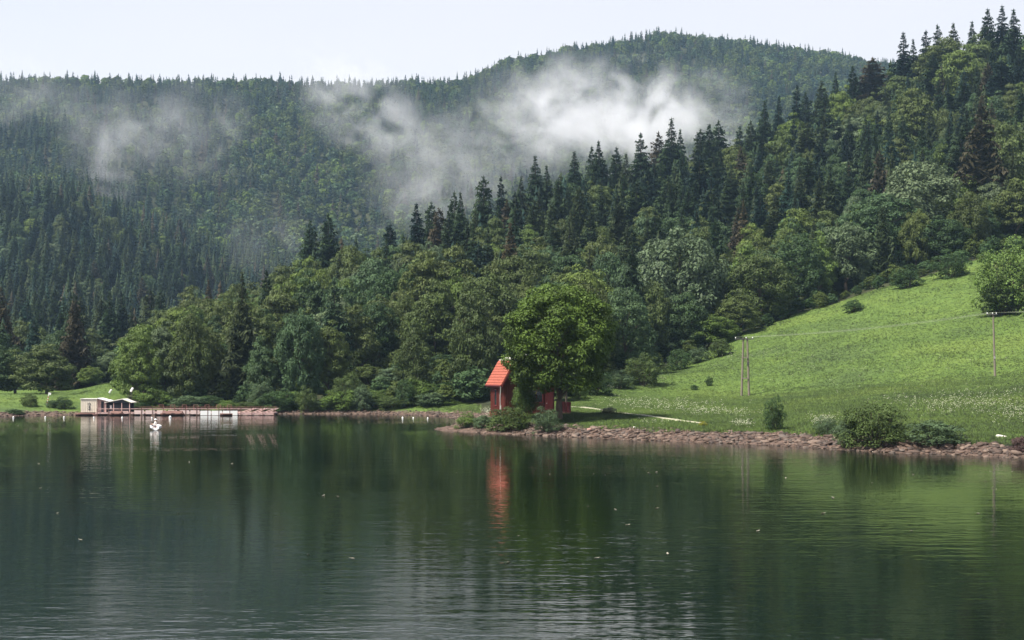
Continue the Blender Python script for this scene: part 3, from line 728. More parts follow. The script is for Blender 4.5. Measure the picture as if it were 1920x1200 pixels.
def keep_under(X, Y):
    u = U0 + X / Y * FPX; sd = shore_sd(X, Y); e = edgeY(u)
    return ((u > 190) & (u <= 900) & (sd > 5.5) & (sd < 42) & ~((u < 250) & (Y < 258))) | ((u > 850) & (u < 2150) & (Y > e - 2) & (Y < e + 26)) | ((u > -300) & (u <= 240) & (Y > 258) & (Y < 290))
X, Y = scatter((-140, 240), (176, 320), 3.6, keep_under); Z = ground_z(X, Y)
for x, y, z in zip(X, Y, Z):
    h = (R.uniform(1.0, 2.2) if x < -20 else R.uniform(1.5, 3.4)) + 3.2 * max(0, float(vnoise(np.array([x / 6]), np.array([y / 6]), 31)[0])); under.append(('broad', x, y, z - .2, h, h * R.uniform(.75, 1.2), ['olive green', 'deep green', 'olive green', 'bluish green'][int(R.integers(4))]))
forest('undergrowth', under, BRO_MID[:0] or BRO_MID, BRO_MID, 'leafy undergrowth at the foot of the woods')
def keep_far(X, Y):
    u = U0 + X / Y * FPX
    return (u > -420) & (u < 2300) & (Y > 900) & (Y < 1620)
X, Y = scatter((-900, 820), (900, 1620), 8.8, keep_far)
Z = ground_z(X, Y); uu = U0 + X / Y * FPX; hor = horizon_before(uu, Y)
ok = V0 - (Z + 18 - CAM_H) / Y * FPX < hor + 8
items = []
nzv = vnoise(X / 90, Y / 90, 15) + .5 * vnoise(X / 35, Y / 35, 16)
for x, y, z, u, nz, o_ in zip(X, Y, Z, uu, nzv, ok):
    if not o_: continue
    pb = (.42 if u < 900 else .66) + .45 * nz
    sky_ = y > np.interp(u, [0, 500, 1000, 1500], [1310, 1320, 1420, 1480])
    if sky_ and R.random() < .5: pb = .2
    if R.random() > pb: h = R.uniform(11, 18) if sky_ else R.uniform(12, 21); items.append(('spruce', x, y, z - .3, h, R.uniform(6.5, 10), pick('spruce', nz)))
    else: h = R.uniform(9, 14); items.append(('broad', x, y, z - .3, h, R.uniform(7.5, 11.5), pick('broad', nz)))
forest('mountain_forest', items, SPR_LOW, BRO_LOW, 'hazy forest of spruce and beech covering the far mountain')
print('TREES', len(T), 'chosen', len(chosen), 'rest', len(rest), 'far', len(items), 'heroes hidden', sum(vis[k] < 9 for k in range(nh)))
#PART2
# ------------------------------------------------------------------ red cabin under the maple
cz = gz(1.5, 139) - .05
CABIN = empty('red_cabin', (-.78, 137, cz), math.radians(18))
tag(CABIN, 'small red wooden cabin with steep orange roof half hidden under a maple', 'cabin')
EV, KN, RI = (-.32, 2.95), (1.02, 5.36), (2.6, 6.0)
W_, D_ = 5.2, 4.4
body = MB()
body.prism([(0, 0), (W_, 0), (W_, 3.2), (W_ - 1.1, 5.2), (W_ / 2, 5.8), (1.1, 5.2), (0, 3.2)], 1, 0, D_)
for k in range(21): body.box((.13 + k * .247, -.02, 1.6), (.06, .05, 3.2))
for k in range(18): body.box((-.02, .13 + k * .243, 1.55), (.05, .06, 3.1))
body.box((W_ / 2, D_ / 2, .1), (W_ + .2, D_ + .2, .5))
wall = body.build('wall', M['red_board'], CABIN)
def slope(a, b, y0, y1, courses, th, matn, name, parent):
    mb = MB(); ax, az = a; bx, bz = b; L = math.hypot(bx - ax, bz - az); dx, dz = (bx - ax) / L, (bz - az) / L; nx, nz = -dz, dx
    if nz < 0: nx, nz = -nx, -nz
    for k in range(courses):
        s0, s1 = L * k / courses - (.05 if k else 0), L * (k + 1) / courses
        q = [(ax + dx * s0 + nx * (th + .05), az + dz * s0 + nz * (th + .05)), (ax + dx * s1 + nx * th, az + dz * s1 + nz * th),
             (ax + dx * s1, az + dz * s1), (ax + dx * s0 + nx * .02, az + dz * s0 + nz * .02)]
        mb.prism(q, 1, y0 + .002 * k, y1 - .002 * k)
    return mb.build(name, M[matn], parent)
roof = slope(EV, KN, -.4, D_ + .4, 9, .09, 'roof_red', 'roof', CABIN)
slope((W_ - EV[0], EV[1]), (W_ - KN[0], KN[1]), -.4, D_ + .4, 9, .09, 'roof_red', 'roof_slope', roof)
up = slope((KN[0] + .01, KN[1] + .03), RI, -.38, D_ + .38, 3, .07, 'cream_sheet', 'upper_roof', CABIN); tag(up, 'pale sheet metal upper roof')
slope((W_ - KN[0] - .01, KN[1] + .03), (RI[0] + .004, RI[1]), -.38, D_ + .38, 3, .07, 'cream_sheet', 'upper_roof_slope', up)
rd = MB()
rd.tube([(2.0, 1.5, 5.75), (1.42, 1.5, 5.62), (.35, 1.5, 4.35)], .025, 6); rd.build('lightning_rod', M['dark_steel'], roof)
fb = MB()
for y in (-.43, D_ + .43):
    for sx in (0, 1):
        f = (lambda p: (W_ - p[0], p[1])) if sx else (lambda p: p)
        q = [f((EV[0], EV[1] - .22)), f((KN[0] + .03, KN[1] - .16)), f((KN[0] + .0, KN[1] + .06)), f((EV[0], EV[1] + .04))]
        fb.prism(q, 1, y - .02, y + .02)
fb.box((EV[0] - .03, D_ / 2, EV[1] - .1), (.05, D_ + .84, .2)); fb.box((W_ - EV[0] + .03, D_ / 2, EV[1] - .1), (.05, D_ + .84, .2))
fb.build('fascia_board', M['dark_red'], CABIN)
gt = MB(); gt.tube([(EV[0] - .11, -.4, EV[1] - .04), (EV[0] - .11, D_ + .4, EV[1] - .02)], .07, 8); gt.build('gutter', M['dark_red'], CABIN)
dp = MB(); dp.tube([(EV[0] - .11, -.25, EV[1] - .08), (EV[0] - .08, -.2, EV[1] - .25), (-.1, .9, EV[1] - 1.0), (-.1, .9, .2)], .045, 8); dp.build('downpipe', M['white'], CABIN)
wn = MB(); wn.box((-.045, 2.5, 1.75), (.05, .72, 1.5)); w1 = wn.build('window', M['glass'], CABIN)
wf = MB()
for y in (2.1, 2.9): wf.box((-.05, y, 1.75), (.09, .09, 1.68))
for z in (.96, 2.54): wf.box((-.05, 2.5, z), (.088, .71, .09))
wf.build('frame', M['dark_red'], w1)
ow = MB(); ow.box((3.3, -.055, 1.95), (1.25, .06, 1.25)); w2 = ow.build('window', M['glass'], CABIN)
wf = MB()
for x in (2.63, 3.97): wf.box((x, -.07, 1.95), (.1, .1, 1.5))
for z in (1.27, 2.63): wf.box((3.3, -.07, z), (1.24, .098, .1))
wf.box((3.3, -.08, 1.95), (.05, .05, 1.26)); wf.build('frame', M['dark_red'], w2)
dr = MB(); dr.box((4.62, -.05, 1.25), (.85, .07, 2.0)); d1 = dr.build('door', M['dark_red'], CABIN)
dh = MB(); dh.tube([(4.3, -.09, 1.2), (4.3, -.14, 1.2), (4.42, -.14, 1.2)], .015, 6); dh.build('handle', M['steel'], d1)
tr_ = MB()
tr_.box((5.95, .9, .26), (1.5, 3.0, .12))
for x in (5.3, 6.6):
    for y in (-.5, 2.2): tr_.box((x, y, .05), (.14, .14, .36))
ter = tr_.build('terrace', M['brown_wood'], CABIN)
rl = MB()
for x0, y0, x1, y1 in ((5.24, -.58, 6.68, -.58), (6.68, -.55, 6.68, 2.35)):
    n_ = int(math.hypot(x1 - x0, y1 - y0) / .16)
    for k in range(n_ + 1): rl.box((x0 + (x1 - x0) * k / n_, y0 + (y1 - y0) * k / n_, .82), (.10 if y0 == y1 else .03, .03 if y0 == y1 else .10, 1.0))
    rl.box(((x0 + x1) / 2, (y0 + y1) / 2 + .035, 1.15), (abs(x1 - x0) + .06, abs(y1 - y0) + .04, .07)); rl.box(((x0 + x1) / 2, (y0 + y1) / 2 + .035, .5), (abs(x1 - x0) + .05, abs(y1 - y0) + .03, .07))
rl.build('railing', M['dark_red'], ter)
ps = MB(); ps.box((6.3, -.42, 1.75), (.15, .15, 3.0)); ps.build('porch_post', M['grey_wood'], CABIN)
pr_ = MB(); pr_.prism([(W_ + .02, 3.35), (6.75, 3.2), (6.75, 3.28), (W_ + .02, 3.44)], 1, -.75, 2.6); pr_.build('porch_roof', M['dark_red'], CABIN)
pl = MB(); pl.box((-.35, -.05, .45), (.1, .1, 1.2)); pl.build('corner_post', M['pale_rock'], CABIN)

# ------------------------------------------------------------------ maple over the cabin
def single_tree(name, label, cat, x, y, h, wid, V, F_, tone, trunk=None, group=None, sink=.15, rz=0.0):
    o = empty(name, (x, y, gz(x, y) - sink), rz)
    c = link('crown', np_mesh(name + '_crown', V * np.array((wid / 2, wid / 2, h)), F_, M['leaf']), o); c.color = (*tone, 1)
    tm = trunk or TR_B
    link('trunk', np_mesh(name + '_trunk', tm[0] * np.array((wid / 2, wid / 2, h)), tm[1], M['bark'], smooth=True), o)
    tag(o, label, cat, group); return o
V, F_ = gen_broad(501, 170, 56000, .040, .35, .44, .18, .0, (.12, .21), .82, .7)
p_ = at(1048, 770, 132.0)
single_tree('maple_tree', 'big round maple with dark green crown standing over the red cabin', 'tree', p_.x, 132.0, CAM_H + (V0 - 526) * 132 / FPX - gz(p_.x, 132.0) + .15, 10.7, V, F_, (.068, .110, .018), rz=.4)
V, F_ = gen_broad(502, 26, 9000, .072, .5, .48, .02, .0, (.34, .46))
p_ = at(984, 740, 134.6)
single_tree('maple_sapling', 'young maple hiding the front wall of the red cabin', 'tree', p_.x, 134.6, 3.9, 2.3, V, F_, (.060, .100, .020))

# ------------------------------------------------------------------ bushes
BUSH = [gen_broad(520 + k, lb, cd_, sz, ly, .5, .0, .0, lr, .55) for k, (lb, cd_, sz, ly, lr) in enumerate([
    (40, 8000, .062, .55, (.15, .3)), (30, 6500, .07, .7, (.16, .32)), (46, 9000, .058, .4, (.14, .28)), (26, 6000, .074, .65, (.18, .34))])]
BUSH_ME = [np_mesh('bush_foliage', *b_, M['leaf']) for b_ in BUSH]
def stems(seed):
    r = random.Random(seed); mb = MB()
    for k in range(9):
        a = k * 2.4; c, s = math.cos(a), math.sin(a); L = r.uniform(.3, .7)
        mb.tube([(c * .06, s * .06, -.05), (c * L * .5, s * L * .5, .35), (c * L, s * L, .75)], [.03, .02, .006], 5)
    me = mb.build('stems_source', M['bark']); m_ = me.data; bpy.data.objects.remove(me); return m_
STEM_ME = stems(3)
def bush(u, vt, vb, wpx, tone, var, label, name='bush', group=None, cat='bush', Y=None, tall=None):
    p = on_ground(u, vb, 90, 330) if Y is None else Vector((tX(u, Y), Y, gz(tX(u, Y), Y)))
    h = (vb - vt) * p.y / FPX + .15; wid = wpx * p.y / FPX
    h *= 1.16; o = empty(name, (p.x, p.y, p.z - .12 - .13 * h), rnd.uniform(0, 6.28)); o.scale = (wid / 2, wid / 2, h)
    c = link('foliage', BUSH_ME[var], o); c.color = (*tone, 1)
    link('stem', STEM_ME, o); tag(o, label, cat, group); return o
DG, BG, OG, GG = (.040, .074, .024), (.085, .135, .030), (.062, .092, .026), (.070, .108, .050)
bush(955, 759, 806, 88, OG, 0, 'wide dark bush at the water edge in front of the red cabin')
bush(1025, 764, 809, 58, GG, 2, 'round pale green bush right of the wide bush before the cabin')
bush(876, 772, 801, 46, BG, 1, 'low bright green bush on the tip of the spit')
bush(905, 775, 803, 40, GG, 3, 'small grassy bush between the spit tip and the wide bush')
bush(1451, 744, 807, 42, DG, 2, 'narrow upright dark shrub alone on the bank below the double pole')
bush(1640, 750, 836, 132, OG, 0, 'large round bush on the stony bank right of the upright shrub')
bush(1592, 778, 833, 60, GG, 1, 'low bush leaning against the left side of the large round bush')
bush(1752, 783, 832, 116, GG, 3, 'low spreading grey green bush right of the large round bush')
bush(1548, 782, 815, 46, GG, 2, 'small bush among white blossoms left of the large round bush')
bush(1112, 690, 740, 84, DG, 0, 'dark bush behind the meadow beside the maple')
bush(1085, 712, 748, 40, BG, 3, 'light green bush close to the cabin terrace')
bush(1160, 690, 728, 56, GG, 1, 'grey green bush between the dark bush and the rounded hedge bush')
bush(1206, 664, 722, 74, OG, 2, 'rounded bush in the hedge row left of the grassy gap')
bush(1222, 645, 700, 34, GG, 1, 'slender tall bush behind the rounded hedge bush')
bush(1273, 650, 694, 50, DG, 0, 'small dark bush right of the grassy gap')
bush(1310, 648, 680, 44, GG, 3, 'pale bush at the meadow edge beneath the bright green tree')
bush(1350, 632, 668, 46, OG, 1, 'low olive bush at the meadow edge left of the double pole')
bush(1330, 706, 723, 15, DG, 2, 'tiny sapling standing alone in the open meadow')
bush(1302, 720, 731, 16, DG, 3, 'dark tuft of weeds in the meadow near the sapling', cat='weeds', name='weed_clump')
bush(1895, 450, 586, 136, BG, 2, 'big light green bush at the upper meadow edge above the single pole')
bush(1878, 520, 590, 90, OG, 1, 'olive bush under the big light green bush at the upper meadow edge')
bush(1600, 560, 585, 40, DG, 1, 'low dark scrub at the top of the meadow')
bush(1700, 500, 540, 60, DG, 3, 'dark scrub under the tall trees along the upper meadow')
bush(1780, 470, 520, 70, DG, 2, 'dark scrub beneath the brown spruce')
bush(1912, 814, 848, 38, (.10, .062, .058), 3, 'bare purplish brown brushwood on the right shore', name='brushwood')
bush(1141, 762, 776, 34, (.12, .13, .075), 3, 'dull grey green clump beside the footpath', name='weed_clump', cat='weeds')
bush(1318, 789, 800, 16, (.26, .27, .03), 1, 'yellow flowering clump at the end of the footpath', name='flower_clump', cat='flowers')
bush(55, 737, 762, 36, OG, 0, 'small bush on the left bank before the olive tree')
bush(118, 742, 766, 40, DG, 1, 'bush right of the striped marker post')
bush(98, 748, 764, 28, GG, 3, 'pale little bush behind the striped marker post')
bush(28, 766, 776, 40, DG, 3, 'flat dark weeds at the left waterline', name='weed_clump', cat='weeds')
HSH = [(262, 742), (290, 738), (318, 745), (352, 742), (392, 738), (425, 741), (458, 744), (490, 728), (520, 740), (548, 735), (575, 722), (603, 745), (628, 726), (652, 716), (680, 722), (706, 718), (735, 728), (760, 720), (788, 712), (815, 722), (842, 716), (868, 734), (892, 728), (912, 738), (640, 742), (700, 748), (750, 748), (800, 745), (845, 752)]
for i, (u, vt) in enumerate(sorted(HSH)):
    Y = CAM_H * FPX / (777 - V0) + 4 + (i * 7 % 5) * 1.1
    if u > 800: Y -= 2
    nm = ['deep green', 'light green', 'olive', 'grey green'][i % 4]; tn = [DG, BG, OG, GG][i % 4]
    vb = V0 - (gz(tX(u, Y), Y) - CAM_H) * FPX / Y
    where = 'behind the dock' if u < 515 else 'right of the dock' if u < 640 else 'between dock and cabin' if u < 780 else 'left of the cabin'
    vt = vb - (vb - vt) * (.55 + .2 * (i * 11 % 6)); bush(u, vt, vb, 40 + (i * 13 % 5) * 10, tn, i % 4, f'{nm} shore shrub on the far bank {where}, {ORD[i] if i < 20 else "number " + str(i + 1)} from left', 'shore_shrub', 'shrubs along the far bank', 'shrub', Y=Y)

# ------------------------------------------------------------------ meadow grass and blossoms
m, t, out = mat_new('grass_blades')
g = N(t, 'ShaderNodeNewGeometry'); mc = meadow_colour(t, g.outputs['Position'])
b = N(t, 'ShaderNodeBsdfPrincipled'); b.inputs['Roughness'].default_value = .6; b.inputs['Specular IOR Level'].default_value = .2
tr = N(t, 'ShaderNodeBsdfTranslucent'); ms = N(t, 'ShaderNodeMixShader'); ms.inputs[0].default_value = .1
nv = N(t, 'ShaderNodeVectorMath', operation='MULTIPLY_ADD'); t.links.new(g.outputs['Normal'], nv.inputs[0]); nv.inputs[1].default_value = (.22, .22, .22); nv.inputs[2].default_value = (0, 0, 1)
nn = N(t, 'ShaderNodeVectorMath', operation='NORMALIZE'); t.links.new(nv.outputs[0], nn.inputs[0]); t.links.new(nn.outputs[0], b.inputs['Normal'])
t.links.new(mc, b.inputs['Base Color']); t.links.new(mc, tr.inputs[0]); t.links.new(b.outputs[0], ms.inputs[1]); t.links.new(tr.outputs[0], ms.inputs[2]); t.links.new(ms.outputs[0], out.inputs[0])
M['blade'] = m
def meadow_points(n, seed):
    r = np.random.default_rng(seed); PX, PY = [], []
    while sum(map(len, PX)) < n:
        Y = 94 + (290 - 94) * r.random(60000) ** 1.7; u = r.uniform(800, 2450, 60000); X = (u - U0) / FPX * Y
        sd = shore_sd(X, Y); k = (meadow_mask(X, Y, sd) > .5) & (sd > 3.6 + .8 * vnoise(X / 1.7, Y / 1.7, 8) + .6 * vnoise(X / 4, Y / 4, 9))
        d = np.min((PATHXY[None, :, 0] - X[:, None]) ** 2 + (PATHXY[None, :, 1] - Y[:, None]) ** 2, axis=1) > .5
        PX.append(X[k & d]); PY.append(Y[k & d])
    return np.concatenate(PX)[:n], np.concatenate(PY)[:n]
X, Y = meadow_points(235000, 5); r = np.random.default_rng(6)
XL = r.uniform(-85, -45, 9000); YL = r.uniform(188, 262, 9000); sdL = shore_sd(XL, YL); kk = (meadow_mask(XL, YL, sdL) > .5) & (sdL > 2.5)
XB = r.uniform(-58, 0, 9000); YB = r.uniform(176, 215, 9000); sdB = shore_sd(XB, YB); kb = (meadow_mask(XB, YB, sdB) > .5) & (sdB > 2.5)
X = np.concatenate([X, XL[kk], XB[kb]]); Y = np.concatenate([Y, YL[kk], YB[kb]])
Z = ground_z(X, Y); sd = shore_sd(X, Y); n = len(X); NB = 5
hgt_ = .7 * (.14 + .14 * r.random(n) + .14 * np.clip((9 - sd) / 5, 0, 1) * r.random(n) + .16 * np.clip(vnoise(X / 3.1, Y / 3.1, 33), 0, 1)) * np.where(Y > 150, .9, 1)
a = r.uniform(0, 6.28, (n, NB)); sp_ = r.uniform(.02, .16, (n, NB)); ln = hgt_[:, None] * r.uniform(.6, 1.2, (n, NB)); wd = .03 + .02 * r.random((n, NB)); wd *= np.where(Y > 150, .9, 1)[:, None]
bx = X[:, None] + np.cos(a) * sp_; by = Y[:, None] + np.sin(a) * sp_; bz = Z[:, None] - .03
tx = bx + np.cos(a) * ln * .55; ty = by + np.sin(a) * ln * .55; tz = bz + ln
px_, py_ = -np.sin(a) * wd, np.cos(a) * wd
V = np.stack([np.stack([bx - px_, by - py_, bz + 0 * bx], -1), np.stack([bx + px_, by + py_, bz + 0 * bx], -1), np.stack([tx, ty, tz], -1)], 2).reshape(-1, 3)
F_ = np.arange(len(V)).reshape(-1, 3)
tag(link('grass', np_mesh('grass', V, F_, M['blade'])), 'long bright green meadow grass', 'grass', kind='stuff')
# white blossoms: small umbels in loose patches
r = np.random.default_rng(8); FX, FY = [], []
for u, v, ru, rv, n in [(1180, 757, 60, 9, 180), (1260, 765, 90, 12, 420), (1330, 776, 60, 8, 260), (1390, 780, 40, 6, 120), (1140, 733, 20, 6, 60), (1370, 670, 40, 10, 70), (1480, 665, 60, 14, 70), (1250, 720, 60, 14, 60), (1780, 765, 70, 18, 420), (1860, 760, 70, 22, 480), (1900, 780, 40, 18, 220),
                        (1700, 760, 60, 14, 130), (885, 785, 20, 8, 320), (910, 778, 14, 7, 200), (1545, 795, 22, 10, 300), (1392, 801, 22, 5, 160), (1530, 690, 180, 40, 110), (1700, 700, 160, 40, 90), (1232, 798, 40, 4, 50)]:
    for _ in range(int(n * .36)):
        uu, vv = u + r.normal() * ru * .5, v + r.normal() * rv * .5
        p = on_ground(uu, vv, 92, 300)
        if shore_sd(np.array([p.x]), np.array([p.y]))[0] > 3.5: FX.append(p.x); FY.append(p.y)
FX, FY = np.array(FX), np.array(FY); FZ = ground_z(FX, FY); V, F_ = [], []
for x, y, z in zip(FX, FY, FZ):
    for k in range(int(r.integers(2, 5))):
        c = np.array((x + r.normal() * .12, y + r.normal() * .12, z + r.uniform(.28, .6))); s_ = r.uniform(.025, .05) * (1 if y < 140 else 1.25); b0 = len(V)
        for q in range(6): V.append(c + s_ * np.array((math.cos(q * 1.047), math.sin(q * 1.047), r.uniform(-.25, .05))))
        V.append(c + np.array((0, 0, s_ * .35))); V.append(c - np.array((0, 0, s_ * .6)))
        for q in range(6): F_ += [(b0 + q, b0 + (q + 1) % 6, b0 + 6), (b0 + (q + 1) % 6, b0 + q, b0 + 7)]
M['petal'] = pmat('white_petals', (.52, .53, .38), .8, .15, 9)
tag(link('meadow_flowers', np_mesh('meadow_flowers', np.array(V), np.array(F_), M['petal'])), 'white wild blossoms scattered through the meadow', 'flowers', kind='stuff')

# ------------------------------------------------------------------ stones along the shore
import bmesh
def rock_geo(seed, flat):
    r = random.Random(seed); bm = bmesh.new()
    for k in range(15):
        d = Vector((r.gauss(0, 1), r.gauss(0, 1), r.gauss(0, 1))).normalized(); q = r.uniform(.75, 1.05)
        bm.verts.new((d.x * q, d.y * q * r.uniform(.65, 1), d.z * q * flat))
    hull = bmesh.ops.convex_hull(bm, input=bm.verts)
    bmesh.ops.delete(bm, geom=[g_ for g_ in hull['geom_interior'] if isinstance(g_, bmesh.types.BMVert)], context='VERTS')
    bmesh.ops.triangulate(bm, faces=bm.faces); bmesh.ops.recalc_face_normals(bm, faces=bm.faces)
    bm.verts.ensure_lookup_table(); bm.verts.index_update()
    V = np.array([v.co[:] for v in bm.verts]); F_ = np.array([[v.index for v in f.verts] for f in bm.faces]); bm.free(); return V, F_
ROCKS = [rock_geo(600 + k, .38 + .05 * (k % 5)) for k in range(9)]
ROCK_ME = [np_mesh('shore_rock', *g_, M['rock']) for g_ in ROCKS]
m, t, out = mat_new('rubble_stone')      # same red stone, tone varies from stone to stone
a_ = N(t, 'ShaderNodeAttribute'); a_.attribute_name = 'tone'; b = N(t, 'ShaderNodeBsdfPrincipled'); b.inputs['Roughness'].default_value = .85
t.links.new(a_.outputs['Color'], b.inputs['Base Color']); t.links.new(b.outputs[0], out.inputs[0])
M['rubble'] = m
m, t, out = mat_new('shore_rock_stone')
oi = N(t, 'ShaderNodeObjectInfo'); b = N(t, 'ShaderNodeBsdfPrincipled'); b.inputs['Roughness'].default_value = .85
tc = N(t, 'ShaderNodeTexCoord'); n_ = N(t, 'ShaderNodeTexNoise'); n_.inputs['Scale'].default_value = 3; n_.inputs['Detail'].default_value = 6; t.links.new(tc.outputs['Object'], n_.inputs['Vector'])
mr = N(t, 'ShaderNodeMapRange'); mr.inputs['To Min'].default_value = .55; mr.inputs['To Max'].default_value = 1.45; t.links.new(n_.outputs['Fac'], mr.inputs[0])
vm = N(t, 'ShaderNodeVectorMath', operation='SCALE'); t.links.new(oi.outputs['Color'], vm.inputs[0]); t.links.new(mr.outputs[0], vm.inputs['Scale'])
t.links.new(vm.outputs[0], b.inputs['Base Color'])
bp = N(t, 'ShaderNodeBump'); bp.inputs['Strength'].default_value = .5; bp.inputs['Distance'].default_value = .05; t.links.new(n_.outputs['Fac'], bp.inputs['Height']); t.links.new(bp.outputs[0], b.inputs['Normal'])
t.links.new(b.outputs[0], out.inputs[0])
for me in ROCK_ME: me.materials.clear(); me.materials.append(m)
STONE = [(.10, .063, .045), (.066, .042, .031), (.15, .106, .08), (.092, .070, .057), (.048, .032, .025)]
r = np.random.default_rng(9)
def shore_points(n, u0, u1, lo, hi, ylim):
    out = []
    while len(out) < n:
        u = r.uniform(u0, u1, 4000); Y = r.uniform(*ylim, 4000); X = (u - U0) / FPX * Y; sd = shore_sd(X, Y); k = (sd > lo) & (sd < hi)
        out += list(zip(X[k], Y[k], sd[k]))
    return out[:n]
def seg_name(u):
    for lim, nm in ((930, 'at the tip of the cabin spit'), (1075, 'below the red cabin'), (1330, 'below the footpath'), (1430, 'below the double pole'), (1560, 'below the upright shrub'), (1720, 'below the large round bush'), (1830, 'below the low spreading bush')):
        if u < lim: return nm
    return 'at the right end of the shore'
for x, y, s_ in shore_points(260, 880, 1960, .1, 4.0, (88, 140)):
    u = U0 + x / y * FPX; o = link('shore_rock', ROCK_ME[int(r.integers(9))]); q = r.uniform(.2, .42) * (1.2 if u > 1050 else .8)
    o.scale = (q * r.uniform(.9, 1.5), q, q * r.uniform(.7, 1.1)); o.location = (x, y, gz(x, y) + q * .12); o.rotation_euler = (r.normal() * .25, r.normal() * .25, r.uniform(0, 6.28))
    o.color = (*STONE[int(r.integers(5))], 1)
    tag(o, f'angular reddish stone among the shore rocks {seg_name(u)}', 'rock', 'stones along the right shore')
for u, v, sz, tone, lab in [(1875, 822, .42, (.62, .58, .52), 'large pale boulder on the bank near the right edge'), (1190, 803, .24, (.66, .63, .60), 'small white stone on top of the stony bank below the footpath'), (1105, 807, .34, (.31, .18, .15), 'broad flat reddish boulder left of the white stone'), (813, 806.3, .22, (.5, .47, .44), 'pale flat stone lying in the water at the tip of the spit'), (1565, 812, .32, (.5, .42, .38), 'pale angular stone left of the large round bush')]:
    p = on_ground(u, v, 90, 145); o = link('boulder', ROCK_ME[2]); o.location = p + Vector((0, 0, sz * .2)); o.scale = (sz * 1.4, sz, sz * 1.3); o.rotation_euler = (0, .1, u); o.color = (*tone, 1)
    tag(o, lab, 'boulder')
VV, FF, CC, off = [], [], [], 0
def rub(pts, smin, smax, tones):
    global off
    for x, y, s_ in pts:
        V, F_ = ROCKS[int(r.integers(9))]; q = r.uniform(smin, smax); a = r.uniform(0, 6.28); c, s2 = math.cos(a), math.sin(a)
        P = V * np.array((q * r.uniform(.9, 1.6), q, q * r.uniform(.7, 1.2))); P = np.stack([P[:, 0] * c - P[:, 1] * s2, P[:, 0] * s2 + P[:, 1] * c, P[:, 2]], 1)
        VV.append(P + np.array((x, y, gz(x, y) + q * .1))); FF.append(F_ + off); off += len(V)
        tn = tones[int(r.integers(len(tones)))]; j = r.uniform(.75, 1.25); CC.append(np.tile([tn[0] * j, tn[1] * j, tn[2] * j, 1], (len(V), 1)))
rub(shore_points(3300, 950, 2450, -.3, 4.8, (84, 140)), .09, .26, STONE)
rub(shore_points(420, 800, 950, -.2, 3.5, (125, 200)), .06, .16, STONE)
rub(shore_points(900, -50, 860, -.2, 2.6, (170, 205)), .10, .3, STONE)
tag(link('rubble', np_mesh('rubble', np.vstack(VV), np.vstack(FF), M['rubble'], tone=np.vstack(CC))), 'broken reddish stones covering the shore', 'rubble', kind='stuff')

# ------------------------------------------------------------------ power line
def insulator(mb, x, y, z):
    mb.tube([(x, y, z), (x, y, z + .08), (x, y, z + .14), (x, y, z + .2)], [.03, .075, .055, .03], 8)
P1 = on_ground(1397.5, 742, 150, 260); H1 = (742 - 634) * P1.y / FPX
pole1 = empty('power_pole', P1, -.12); tag(pole1, 'double wooden power pole of two leaning posts in the lower meadow', 'power pole')
for s_ in (-1, 1):
    mb = MB(); mb.tube([(s_ * .50, 0, -.3), (s_ * .26, 0, H1)], [.17, .12], 10); mb.build('post', M['grey_wood'], pole1)
mb = MB(); mb.box((-.15, -.16, H1 - .12), (2.5, .1, .13)); ca = mb.build('crossarm', M['dark_steel'], pole1)
for x in (-1.3, .1, .95):
    mb = MB(); insulator(mb, x, -.16, H1 - .05); mb.build('insulator', M['porcelain'], pole1)
mb = MB(); mb.box((.36, -.16, H1 * .56), (.32, .2, .42)); mb.build('switch_box', M['dark_steel'], pole1)
mb = MB(); mb.box((.0, -.2, H1 * .3), (.95, .1, .14)); mb.box((0, -.2, H1 * .66), (.82, .1, .14)); mb.build('brace', M['grey_wood'], pole1)
def single_pole(u, vb, vt, label):
    p = on_ground(u, vb, 150, 260); h = (vb - vt) * p.y / FPX; o = empty('power_pole', p, -.2)
    mb = MB(); mb.tube([(.12, 0, -.3), (-.12, 0, h)], [.15, .10], 10); mb.build('post', M['grey_wood'], o)
    mb = MB(); mb.box((-.3, -.13, h - .12), (1.3, .1, .12)); mb.build('crossarm', M['dark_steel'], o)
    for x in (-.85, -.2, .25):
        mb = MB(); insulator(mb, x, -.13, h - .05); mb.build('insulator', M['porcelain'], o)
    mb = MB(); mb.box((.06, -.13, h * .3), (.2, .12, .3)); mb.build('plate', M['steel'], o)
    tag(o, label, 'power pole'); return o, h
pole2, H2 = single_pole(1864, 706, 588, 'single slender wooden power pole high in the meadow near the right edge')
pole3, H3 = single_pole(2150, 690, 560, 'further wooden power pole up the meadow beyond the single pole')
bpy.context.view_layer.update()
def wire(oa, pa, ob, pb, label, sag):
    A, B = oa.matrix_world @ Vector(pa), ob.matrix_world @ Vector(pb)
    pts = [A.lerp(B, k / 24) - Vector((0, 0, sag * 4 * (k / 24) * (1 - k / 24))) for k in range(25)]
    mb = MB(); mb.tube(pts, .009, 5, False); o = mb.build('power_cable', M['wire']); tag(o, label, 'cable', 'cables of the power line')
for x1, x2, nm, sg in ((-1.3, -.85, 'front', .45), (.1, -.2, 'middle', .46), (.95, .25, 'rear', .47)):
    wire(pole1, (x1, -.16, H1 + .13), pole2, (x2, -.13, H2 + .13), f'{nm} pale power cable strung between the double and the single pole', sg)
    wire(pole2, (x2, -.13, H2 + .14), pole3, (x2, -.13, H3 + .14), f'{nm} pale power cable running right from the single pole', sg)

